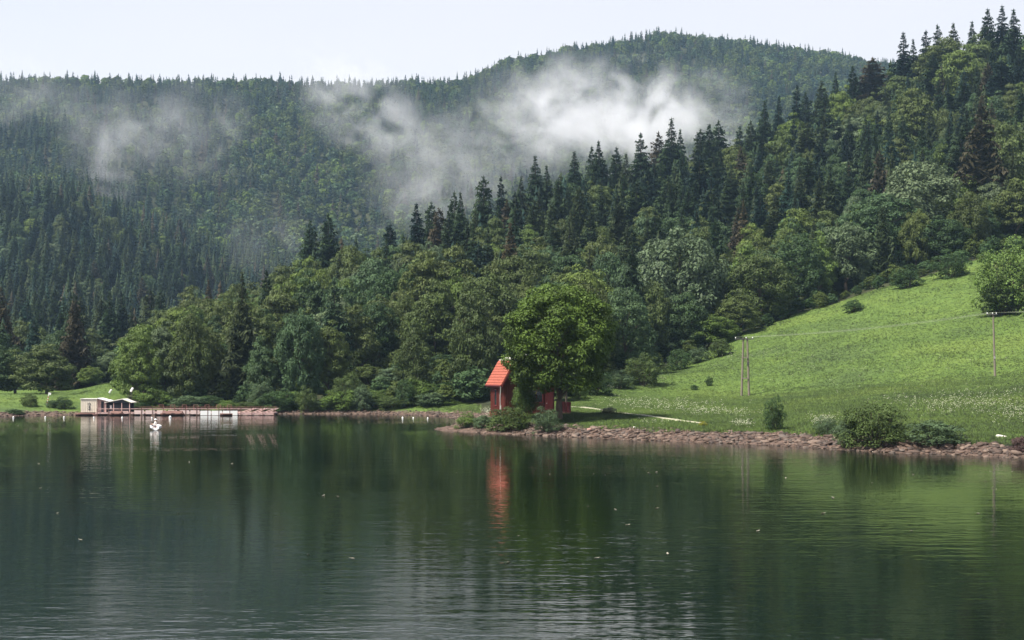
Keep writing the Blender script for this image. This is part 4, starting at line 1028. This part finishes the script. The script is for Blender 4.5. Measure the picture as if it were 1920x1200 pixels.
# ------------------------------------------------------------------ floating dock with shed and shelter
DY = 184.0
def dx(u): return tX(u, DY)
def dz(v): return CAM_H + (V0 - v) * DY / FPX
dock = empty('floating_dock', (dx(330), DY + 1.6, 0)); tag(dock, 'long low floating dock with pink weathered planks and railings below the far bank', 'dock')
def rel(u): return dx(u) - dx(330)
mb = MB()
mb.box(((rel(178) + rel(513)) / 2, 0, .30), (rel(513) - rel(178), 3.0, .12))
for k in range(80):
    x = rel(178) + (rel(513) - rel(178)) * (k + .5) / 80; mb.box((x, 0, .372), (.24, 3.06, .025))
mb.build('deck', M['pink_wood'], dock)
mb = MB()
for k in range(16):
    x = rel(185) + k * 1.5; mb.tube([(x, -1.25, .08), (x, 1.25, .08)], .2, 10)
mb.build('float', M['brown_wood'], dock)
mb = MB(); mb.box(((rel(178) + rel(513)) / 2, -1.56, .24), (rel(513) - rel(178), .06, .10)); mb.build('edge_beam', M['pink_wood'], dock)
posts = [183 + 20.7 * k for k in range(17)]
for u in posts:
    mb = MB(); mb.box((rel(u), -1.79, .45), (.07, .06, .95)); mb.build('railing_post', M['brown_wood'], dock)
mb = MB(); mb.box(((rel(183) + rel(514)) / 2, -1.68, .86), (rel(514) - rel(183), .05, .08)); mb.box(((rel(445) + rel(514)) / 2, -1.68, .12), (rel(514) - rel(445), .05, .1)); mb.build('rail', M['pink_wood'], dock)
mb = MB(); mb.box(((rel(240) + rel(513)) / 2, 1.5, 1.02), (rel(513) - rel(240), .05, .07))
for k in range(20): mb.box((rel(242) + k * .98, 1.5, .7), (.05, .05, .66))
mb.build('back_rail', M['brown_wood'], dock)
for u0, u1 in ((252, 271), (273, 291), (294, 312), (315, 333), (337, 356), (357, 375)):
    mb = MB(); mb.box(((rel(u0) + rel(u1)) / 2, -1.74, .42), (rel(u1) - rel(u0) - .08, .05, .5)); tag(mb.build('side_panel', M['pale_pink'], dock), 'pale pink side panel')
for u0, u1 in ((376, 396), (397, 417), (418, 446)):
    mb = MB(); mb.box(((rel(u0) + rel(u1)) / 2, -1.75, .32), (rel(u1) - rel(u0) - .04, .07, .58)); tag(mb.build('side_panel', M['white'], dock), 'bright white side panel')
for k, u in enumerate((212, 232)):
    mb = MB(); mb.box((rel(u), -1.70, .40), (1.25, .04, .30 + .05 * (k % 3))); mb.build('side_board', M['pink_wood'], dock)
for i in range(3):
    mb = MB()
    for k in range(2): mb.tube([(rel(452) + i * 1.5 + k * .6, -1.5, .4), (rel(452) + i * 1.5 + 1.1 + k * .3, 1.3, .85)], .05, 6)
    mb.build('gangway_strut', M['pink_wood'], dock)
for i, (u0, u1) in enumerate(((289, 297), (311, 319), (333, 341), (354.5, 363), (376.5, 384), (398, 406), (419, 426))):
    o = empty('mooring_frame', (dx((u0 + u1) / 2), DY + 2.6, .38)); hw = (dx(u1) - dx(u0)) / 2
    mb = MB()
    for s_ in (-1, 1): mb.box((s_ * hw, 0, .45), (.06, .06, .9))
    mb.build('upright', M['brown_wood'], o); mb = MB(); mb.box((0, 0, .93), (2 * hw + .12, .06, .06)); mb.build('top_bar', M['brown_wood'], o)
    tag(o, f'small goal shaped frame on the dock, {ORD[i]} of seven from left', 'frame', 'frames on the dock')
def shed():
    o = empty('boat_shed', (dx(163), DY + .9, .18)); tag(o, 'flat cream box shed with dark emblem at the left end of the dock', 'shed')
    x0, x1 = dx(147.5) - dx(163), dx(193) - dx(163); xm = dx(178) - dx(163); h = dz(748.5) - .18
    mb = MB(); mb.box(((x0 + xm) / 2, 1.2, h / 2 + .1), (xm - x0, 2.4, h - .2))
    for k in range(9): mb.box((x0 + .12 + k * (xm - x0 - .24) / 8, -.012, h / 2 + .1), (.05, .03, h - .24))
    mb.build('wall', M['cream'], o)
    mb = MB(); mb.box(((xm + x1) / 2, 1.4, h / 2 + .1), (x1 - xm - .01, 2.0, h - .3)); tag(mb.build('side_room', M['pink_wood'], o), 'pinkish plank side room')
    mb = MB(); mb.box(((xm + x1) / 2 + .1, .37, h * .42 + .1), (.34, .06, h * .75)); mb.build('door', M['navy'], o)
    mb = MB(); mb.box(((x0 + xm) / 2, 1.2, h + .03), (xm - x0 + .14, 2.6, .07)); rf = mb.build('roof', M['cream_sheet'], o)
    mb = MB(); mb.prism([(xm + .08, h + .07), (x1 + .75, h - .36), (x1 + .75, h - .28), (xm + .08, h + .15)], 1, -.2, 2.5); mb.build('awning', M['white'], rf)
    mb = MB(); cx = (x0 + xm) / 2 + .05
    ring = [(cx + .16 * math.cos(q), -.045, h * .66 + .16 * math.sin(q)) for q in np.linspace(0, 6.283, 15)]
    mb.tube(ring, .025, 6, False); mb.tube([(cx, -.045, h * .55), (cx, -.045, h * .26)], .03, 6); mb.tube([(cx - .2, -.045, h * .36), (cx, -.045, h * .25), (cx + .2, -.045, h * .36)], .025, 6); mb.box((cx, -.045, h * .46), (.34, .03, .05))
    mb.build('emblem', M['navy'], o)
    mb = MB(); mb.box(((x0 + x1) / 2, 1.2, .0), (x1 - x0 + .5, 3.0, .3)); mb.build('float', M['brown_wood'], o)
shed()
def shelter():
    o = empty('dock_shelter', (dx(218), DY + 1.0, .37)); tag(o, 'open dark shelter with pale gabled roof beside the cream shed', 'shelter')
    x0, x1 = dx(194) - dx(218), dx(240) - dx(218); h = dz(755.5) - .37; xr = dx(226) - dx(218); hr = dz(749) - .37
    mb = MB(); mb.box(((x0 + x1) / 2, 1.9, h / 2), (x1 - x0, .06, h)); mb.box((x0 + .05, 1.0, h / 2), (.06, 1.7, h)); mb.box(((x0 + x1) / 2, .5, h * .43), (x1 - x0 - .1, .05, h * .84)); mb.build('wall', M['navy'], o)
    mb = MB(); mb.prism([(x0 - .1, h), (xr, hr), (xr, hr + .09), (x0 - .1, h + .09)], 1, -.25, 2.3); mb.prism([(xr + .002, hr), (x1 + .25, h), (x1 + .25, h + .06), (xr + .002, hr + .09)], 1, -.25, 2.3); mb.build('roof', M['cream_sheet'], o)
    mb = MB(); mb.prism([(x0 + .2, h - .02), (x1, h - .02), (xr, hr - .03)], 1, -.1, -.05); mb.build('gable', M['navy'], o)
    for x in (x0 + .05, (x0 * 2 + x1) / 3, (x0 + 2 * x1) / 3, x1 - .05):
        mb = MB(); mb.box((x, -.08, h / 2 - .02), (.07, .07, h)); mb.build('post', M['pink_wood'], o)
    mb = MB(); mb.box((x0 + .55, .44, h * .55), (.22, .03, .42)); mb.build('notice', M['white'], o)
shelter()
def lamp(u, vt, Y, label, tilt):
    x = tX(u, Y); z0 = max(gz(x, Y), .3); h = CAM_H + (V0 - vt) * Y / FPX - z0; o = empty('dock_lamp', (x, Y, z0)); tag(o, label, 'lamp post', 'lamp posts at the dock')
    mb = MB(); mb.tube([(0, 0, -.3), (0, 0, h - .4), (.06, 0, h - .15)], [.05, .035, .03], 8); mb.build('pole', M['dark_steel'], o)
    mb = MB(); mb.box((.1, -.05, h - .12), (.26, .34, .6), Matrix.Rotation(tilt, 3, 'Y')); mb.build('lamp_head', M['white'], o, .04)
lamp(246, 729, 187.5, 'tall lamp post with white head right of the dark shelter', .5)
lamp(206, 732, 199, 'lamp post with white head on the grass slope behind the shelter', .6)
def boat_mesh(L, B, Hh, n=11):
    mb = MB(); S = []
    for i in range(n):
        t_ = i / (n - 1); y = (t_ - .5) * L; wv_ = B / 2 * (1 - abs(2 * t_ - .85) ** 2.6 * (.95 if t_ > .425 else .6)); wv_ = max(wv_, .03); sh = Hh * (1 + .35 * max(0, t_ - .5) ** 1.5)
        S.append([(-wv_, y, sh), (-wv_ * .93, y, sh * .45), (-wv_ * .6, y, .02), (0, y, -.06), (wv_ * .6, y, .02), (wv_ * .93, y, sh * .45), (wv_, y, sh),
                  (wv_ * .9, y, sh), (wv_ * .82, y, sh * .45), (wv_ * .5, y, .09), (0, y, .05), (-wv_ * .5, y, .09), (-wv_ * .82, y, sh * .45), (-wv_ * .9, y, sh)])
    m_ = 14; vs = [p for s_ in S for p in s_]; fs = []
    for i in range(n - 1):
        for k in range(m_): fs.append((i * m_ + k, i * m_ + (k + 1) % m_, (i + 1) * m_ + (k + 1) % m_, (i + 1) * m_ + k))
    mb.add(vs, fs, True); mb.add(S[0], [tuple(range(m_))]); mb.add(S[-1], [tuple(reversed(range(m_)))]); return mb
for i, (u, Y, L, rz, lab, cov) in enumerate([(218, DY - .1, 1.9, 1.45, 'covered brown boat moored below the dark shelter', True), (314, DY - .1, 1.8, 1.6, 'brown covered boat at the middle of the dock, left of its twin', True), (332, DY - .1, 1.8, 1.5, 'brown covered boat at the middle of the dock, right of its twin', True), (424, DY - 1.1, 1.6, 1.55, 'small dark brown rowing boat before the white dock panels', False), (158, DY - .4, 2.3, 1.57, 'dark brown flat boat lying under the cream shed', False)]):
    o = empty('moored_boat', (tX(u, Y - .6), Y - .6, .06), rz); tag(o, lab, 'boat', 'boats moored at the dock')
    boat_mesh(L, .75, .24).build('hull', M['brown_wood'], o)
    mb = MB(); mb.box((0, -.2, .2), (.6, .16, .03)); mb.box((0, .4, .2), (.56, .16, .03)); mb.build('thwart', M['pink_wood'], o)
    if cov:
        mb = MB(); mb.prism([(-.36, .25), (.36, .25), (0, .55)], 1, -L * .42, L * .35); mb.build('cover', M['brown_wood'], o)
# striped marker post on the left bank
p = on_ground(88, 759, 185, 260); o = empty('marker_post', p, .0); o.rotation_euler = (0, .18, 0); hm = (759 - 738) * p.y / FPX
tag(o, 'leaning white marker post with red stripes on the left bank', 'marker post')
mb = MB(); mb.tube([(0, 0, -.2), (0, 0, hm)], .055, 8); mb.build('post', M['white'], o)
for k in range(3):
    mb = MB(); mb.tube([(0, 0, hm * (.15 + .25 * k)), (0, 0, hm * (.26 + .25 * k))], .06, 8); mb.build('stripe', M['redpaint'], o)
mb = MB(); mb.box((.1, 0, hm + .02), (.36, .05, .3)); mb.build('board', M['white'], o)
# buoys
def buoy_geo(rad):
    mb = MB(); prof = [(0, -.9), (.5, -.78), (.86, -.45), (1, 0), (.86, .45), (.5, .8), (.28, .92), (.26, 1.15), (.12, 1.2)]; n = 12; vs, fs = [], []
    for q, z in prof:
        for k in range(n): vs.append((q * rad * math.cos(k * 2 * math.pi / n), q * rad * math.sin(k * 2 * math.pi / n), z * rad))
    for i in range(len(prof) - 1):
        for k in range(n): fs.append((i * n + k, i * n + (k + 1) % n, (i + 1) * n + (k + 1) % n, (i + 1) * n + k))
    mb.add(vs, fs, True); mb.add(vs[-n:], [tuple(range(n))]); return mb
for u, v, rad, lab in [(25, 783, .15, 'small white buoy near the left edge of the lake'), (85, 783, .15, 'small white buoy below the striped marker post'), (120, 783, .15, 'small white buoy just left of the cream shed reflection'), (176, 783.5, .14, 'white buoy floating before the cream shed'), (229, 783.5, .15, 'white buoy floating before the dark shelter'), (285, 784, .13, 'small white buoy just behind the angler'), (319, 783.5, .24, 'largest white buoy right of the angler boat'), (755, 784, .16, 'white buoy left of the cabin spit, first of three'), (775, 784, .13, 'white buoy left of the cabin spit, middle of three'), (802, 784.5, .13, 'white buoy left of the cabin spit, nearest to it')]:
    Y = CAM_H * FPX / (v - V0); rad *= .75; o = buoy_geo(rad).build('buoy', M['white']); o.location = (tX(u, Y), Y, rad * .35); tag(o, lab, 'buoy', 'white buoys on the lake')
    mb = MB(); mb.tube([(.1 * rad + .5 * rad * math.cos(q) * .5, 0, rad * 1.3 + .25 * rad * math.sin(q)) for q in np.linspace(0, 6.28, 9)], rad * .08, 5, False); mb.build('ring', M['dark_steel'], o)

# ------------------------------------------------------------------ rowing boat with angler
BY = 137.0; bxx = tX(292, BY)
ab = empty('rowing_boat', (bxx, BY, .04), math.radians(14)); tag(ab, 'white rowing boat seen end on with an angler aboard', 'boat')
boat_mesh(3.3, 1.12, .40).build('hull', M['white'], ab)
for y in (-.55, .35, 1.1):
    mb = MB(); mb.box((0, y, .24), (.86 if y < 1 else .55, .2, .03)); mb.build('thwart', M['pink_wood'], ab)
def person(loc, rz):
    J = {'pelvis': (0, 0, .09), 'waist': (0, .02, .24), 'chest': (-.02, .02, .42), 'neck': (-.02, 0, .545), 'head': (-.035, -.01, .64), 'crown': (-.03, 0, .74),
         'shl': (-.04, .17, .47), 'ell': (-.17, .23, .26), 'wrl': (-.36, .10, .24), 'shr': (-.04, -.17, .47), 'elr': (-.18, -.22, .27), 'wrr': (-.38, -.06, .28),
         'hil': (-.02, .1, .07), 'knl': (-.40, .14, .19), 'anl': (-.44, .15, -.14), 'tol': (-.60, .16, -.16), 'hir': (-.02, -.1, .07), 'knr': (-.40, -.13, .2), 'anr': (-.46, -.13, -.14), 'tor': (-.62, -.14, -.16)}
    E = [('pelvis', 'waist'), ('waist', 'chest'), ('chest', 'neck'), ('neck', 'head'), ('head', 'crown'), ('chest', 'shl'), ('shl', 'ell'), ('ell', 'wrl'), ('chest', 'shr'), ('shr', 'elr'), ('elr', 'wrr'),
         ('pelvis', 'hil'), ('hil', 'knl'), ('knl', 'anl'), ('anl', 'tol'), ('pelvis', 'hir'), ('hir', 'knr'), ('knr', 'anr'), ('anr', 'tor')]
    Rr = dict(pelvis=.13, waist=.13, chest=.15, neck=.055, head=.092, crown=.07, shl=.075, ell=.048, wrl=.032, shr=.075, elr=.048, wrr=.032, hil=.1, knl=.065, anl=.045, tol=.035, hir=.1, knr=.065, anr=.045, tor=.035)
    names = list(J); V = [J[k] for k in names]; ED = [(names.index(a), names.index(b_)) for a, b_ in E]; RAD = [Rr[k] for k in names]
    for wkey, s_ in (('wrl', -1), ('wrr', 1)):      # palm and five bent fingers on each hand, closed round the rod
        w0 = Vector(J[wkey]); pw = w0 + Vector((-.07, 0, .0)); V.append(tuple(pw)); RAD.append(.026); ED.append((names.index(wkey), len(V) - 1)); pi_ = len(V) - 1
        for f in range(5):
            sp_ = (f - 2) * .016; ln_ = (.03, .038, .042, .038, .03)[f]
            k0 = pw + Vector((-.02, .0, 0)) + Vector((0, sp_, .012)); k1 = k0 + Vector((-ln_, 0, -.012)); k2 = k1 + Vector((.008, s_ * .004, -ln_))
            if f == 4: k0 = pw + Vector((.01, s_ * .025, .01)); k1 = k0 + Vector((-.025, s_ * .014, .0)); k2 = k1 + Vector((-.02, -s_ * .012, -.012))
            for a, b_ in ((pi_, k0), (None, k1), (None, k2)):
                V.append(tuple(b_)); RAD.append(.009); ED.append((a if a is not None else len(V) - 2, len(V) - 1))
    me = bpy.data.meshes.new('person'); me.from_pydata(V, ED, []); o = link('person', me); o.location = loc; o.rotation_euler = (0, 0, rz)
    sk = o.modifiers.new('skin', 'SKIN'); 
    for i, q in enumerate(RAD): me.skin_vertices[0].data[i].radius = (q, q)
    me.skin_vertices[0].data[0].use_root = True
    ss = o.modifiers.new('subsurf', 'SUBSURF'); ss.levels = ss.render_levels = 1
    dg = bpy.context.evaluated_depsgraph_get(); dg.update(); ev = o.evaluated_get(dg); m2 = bpy.data.meshes.new_from_object(ev); o.modifiers.clear(); o.data = m2
    m2.materials.clear(); m2.materials.append(M['skin']); m2.materials.append(M['cloth']); m2.materials.append(M['trousers'])
    mi = []
    for p in m2.polygons:
        c = p.center; k = 0
        if c.z < .13 or (c.z < .24 and c.x < -.2 and c.x < -.3 and abs(c.y) > .1 and c.z < .22): k = 2
        elif c.z < .53 and c.x > -.30: k = 1
        mi.append(k)
    m2.polygons.foreach_set('material_index', mi); m2.polygons.foreach_set('use_smooth', [True] * len(mi))
    hb = MB(); n = 14
    for prof in ([(.17, .69), (.165, .70), (.095, .715), (.09, .78), (.06, .80), (.0, .80)],):
        vs, fs = [], []
        for q, z in prof:
            for k in range(n): vs.append((-.03 + q * math.cos(k * 2 * math.pi / n), q * math.sin(k * 2 * math.pi / n), z))
        for i in range(len(prof) - 1):
            for k in range(n): fs.append((i * n + k, i * n + (k + 1) % n, (i + 1) * n + (k + 1) % n, (i + 1) * n + k))
        hb.add(vs, fs, True)
    hb.build('hat', M['white'], o)
    fc = MB()
    for y in (-.032, .032): fc.box((-.122, y, .655), (.012, .02, .012))
    fc.box((-.112, 0, .60), (.01, .045, .01)); fc.build('eyes_and_mouth', M['navy'], o)
    ns_ = MB(); ns_.prism([(-.118, .62), (-.15, .62), (-.118, .665)], 1, -.014, .014); ns_.build('nose', M['skin'], o)
    er = MB()
    for y in (-.1, .1): er.tube([(-.03, y, .60), (-.03, y * 1.1, .64), (-.03, y, .68)], [.012, .02, .012], 6)
    er.build('ear', M['skin'], o); return o
pz = person((bxx + .03, BY - .05, .29), math.radians(20))
tag(pz, 'person in white hat and pale shirt sitting in the white boat holding a rod', 'person')
tip = at(245, 803.5, BY - 1.0); hand = pz.location + Vector((-.40, -.16, .28))
mb = MB(); mb.tube([hand + (hand - tip).normalized() * .35, hand, hand.lerp(tip, .5) + Vector((0, 0, .06)), tip], [.032, .03, .026, .022], 6); rod = mb.build('fishing_rod', M['grey_wood'])
tag(rod, 'long fishing rod held low over the water by the angler', 'fishing rod')
# floating leaves
r = np.random.default_rng(12)
lv = MB(); lv.add([(-.16, 0, .0), (-.05, -.06, .03), (.1, -.05, .02), (.2, 0, .06), (.1, .05, .03), (-.05, .06, .02), (0, 0, -.02)], [(0, 1, 6), (1, 2, 6), (2, 3, 6), (3, 4, 6), (4, 5, 6), (5, 0, 6), (0, 6, 1)])
l0 = lv.build('floating_leaf', pmat('dry_leaf', (.30, .28, .22), .7, .3, 8)); LM = l0.data; bpy.data.objects.remove(l0)
for k in range(46):
    v = 795 + 300 * r.random() ** 1.6; u = r.uniform(20, 1300) if k % 4 else r.uniform(1300, 1900)
    if u > 800 and v < 870: v += 90
    Y = CAM_H * FPX / (v - V0); o = link('floating_leaf', LM); o.location = (tX(u, Y), Y, .012); o.rotation_euler = (0, 0, r.uniform(0, 6.28)); o.scale = (r.uniform(.35, .7),) * 3
    tag(o, 'pale fallen leaf drifting alone on the open water', 'leaf', 'leaves drifting on the lake')

# ------------------------------------------------------------------ mist and haze
def mist(u, v, Y, ru, rv, rd, dens, tilt, nscale, seed, label):
    s_ = Y / FPX; me = bpy.data.meshes.new('mist'); bm = bmesh.new(); bmesh.ops.create_icosphere(bm, subdivisions=3, radius=1); bm.to_mesh(me); bm.free()
    o = link('mist', me); o.location = at(u, v, Y); o.scale = (ru * s_, rd, rv * s_); o.rotation_euler = (0, math.radians(tilt), 0)
    m, t, out = mat_new('mist_vapour'); tc = N(t, 'ShaderNodeTexCoord'); ln_ = N(t, 'ShaderNodeVectorMath', operation='LENGTH'); wn_ = N(t, 'ShaderNodeTexNoise'); wn_.inputs['Scale'].default_value = 2.3; wn_.inputs['Detail'].default_value = 4
    mo = N(t, 'ShaderNodeMapping'); mo.inputs['Location'].default_value = (seed * 3.1, 0, 0); t.links.new(tc.outputs['Object'], mo.inputs[0]); t.links.new(mo.outputs[0], wn_.inputs['Vector'])
    wa = N(t, 'ShaderNodeVectorMath', operation='SUBTRACT'); t.links.new(wn_.outputs['Color'], wa.inputs[0]); wa.inputs[1].default_value = (.5, .5, .5)
    wb = N(t, 'ShaderNodeVectorMath', operation='SCALE'); t.links.new(wa.outputs[0], wb.inputs[0]); wb.inputs['Scale'].default_value = 1.3
    wc = N(t, 'ShaderNodeVectorMath', operation='ADD'); t.links.new(tc.outputs['Object'], wc.inputs[0]); t.links.new(wb.outputs[0], wc.inputs[1])
    edge = N(t, 'ShaderNodeVectorMath', operation='LENGTH'); t.links.new(tc.outputs['Object'], edge.inputs[0])
    t.links.new(wc.outputs[0], ln_.inputs[0])
    def mth2(op, a, b_=None):
        n = N(t, 'ShaderNodeMath', operation=op)
        for k, q in enumerate((a, b_)):
            if q is None: continue
            if isinstance(q, (int, float)): n.inputs[k].default_value = q
            else: t.links.new(q, n.inputs[k])
        return n.outputs[0]
    fall = mth2('MAXIMUM', mth2('SUBTRACT', 1.0, ln_.outputs['Value']), 0.0)
    fe = mth2('MINIMUM', mth2('MULTIPLY', mth2('MAXIMUM', mth2('SUBTRACT', 1.0, edge.outputs['Value']), 0.0), 4.0), 1.0); fall = mth2('MULTIPLY', fall, fe)
    g = N(t, 'ShaderNodeNewGeometry'); mp = N(t, 'ShaderNodeMapping'); mp.inputs['Location'].default_value = (seed * 13.7, 0, 0); mp.inputs['Scale'].default_value = (1, .6, 1.0)
    mp.inputs['Rotation'].default_value = (0, math.radians(tilt), 0)
    t.links.new(g.outputs['Position'], mp.inputs[0]); n = N(t, 'ShaderNodeTexNoise'); n.inputs['Scale'].default_value = nscale; n.inputs['Detail'].default_value = 5; n.inputs['Roughness'].default_value = .58; n.inputs['Distortion'].default_value = .6
    t.links.new(mp.outputs[0], n.inputs['Vector'])
    mr = N(t, 'ShaderNodeMapRange'); mr.inputs['From Min'].default_value = .47; mr.inputs['From Max'].default_value = .68; t.links.new(n.outputs['Fac'], mr.inputs[0])
    base = mth2('ADD', mth2('MULTIPLY', mr.outputs[0], 1.0), mth2('MULTIPLY', fall, .05))
    d = mth2('MULTIPLY', mth2('MULTIPLY', mth2('POWER', fall, 1.0), base), dens)
    vo = N(t, 'ShaderNodeVolumePrincipled'); vo.inputs['Color'].default_value = (.97, .97, 1, 1); vo.inputs['Anisotropy'].default_value = .1
    t.links.new(d, vo.inputs['Density']); t.links.new(vo.outputs[0], out.inputs['Volume']); me.materials.append(m)
    tag(o, label, 'mist', kind='stuff')
mist(1165, 238, 1080, 290, 135, 110, .052, 12, .030, 1, 'bright bank of mist rising in the valley behind the wooded ridge')
mist(930, 270, 1050, 230, 170, 90, .012, -14, .034, 2, 'thin mist left of the bright bank')
mist(690, 210, 1140, 210, 110, 80, .017, 30, .036, 3, 'torn wisp of mist below the skyline dip')
mist(800, 350, 960, 150, 170, 80, .012, -22, .036, 4, 'thin mist drifting down to the ridge spruces')
mist(235, 280, 1010, 180, 120, 80, .010, -38, .036, 5, 'curling wisp of mist on the left mountainside')
mist(190, 330, 960, 70, 120, 50, .012, -20, .040, 6, 'narrow tail of mist below the left wisp')
mist(90, 200, 1130, 230, 120, 80, .005, 5, .03, 7, 'faint veil of mist at the upper left')
mist(370, 250, 1050, 140, 130, 80, .006, -25, .034, 8, 'faint patch of mist right of the left wisp')
mist(500, 450, 700, 90, 100, 60, .006, 10, .04, 9, 'faint mist in the valley above the leafy ridge')
mist(1300, 210, 1150, 150, 120, 80, .013, 15, .034, 10, 'thin right end of the mist bank')
me = bpy.data.meshes.new('haze'); bm = bmesh.new(); bmesh.ops.create_cube(bm, size=1); bm.to_mesh(me); bm.free()
hz = link('haze', me); hz.location = (0, 1290, 193); hz.scale = (4300, 3600, 394)
m, t, out = mat_new('haze_air'); vo = N(t, 'ShaderNodeVolumePrincipled'); vo.inputs['Color'].default_value = (.50, .73, 1, 1); vo.inputs['Density'].default_value = .0001; vo.inputs['Anisotropy'].default_value = .2
t.links.new(vo.outputs[0], out.inputs['Volume']); me.materials.append(m); tag(hz, 'pale blue moist air over the valley', 'haze', kind='stuff')
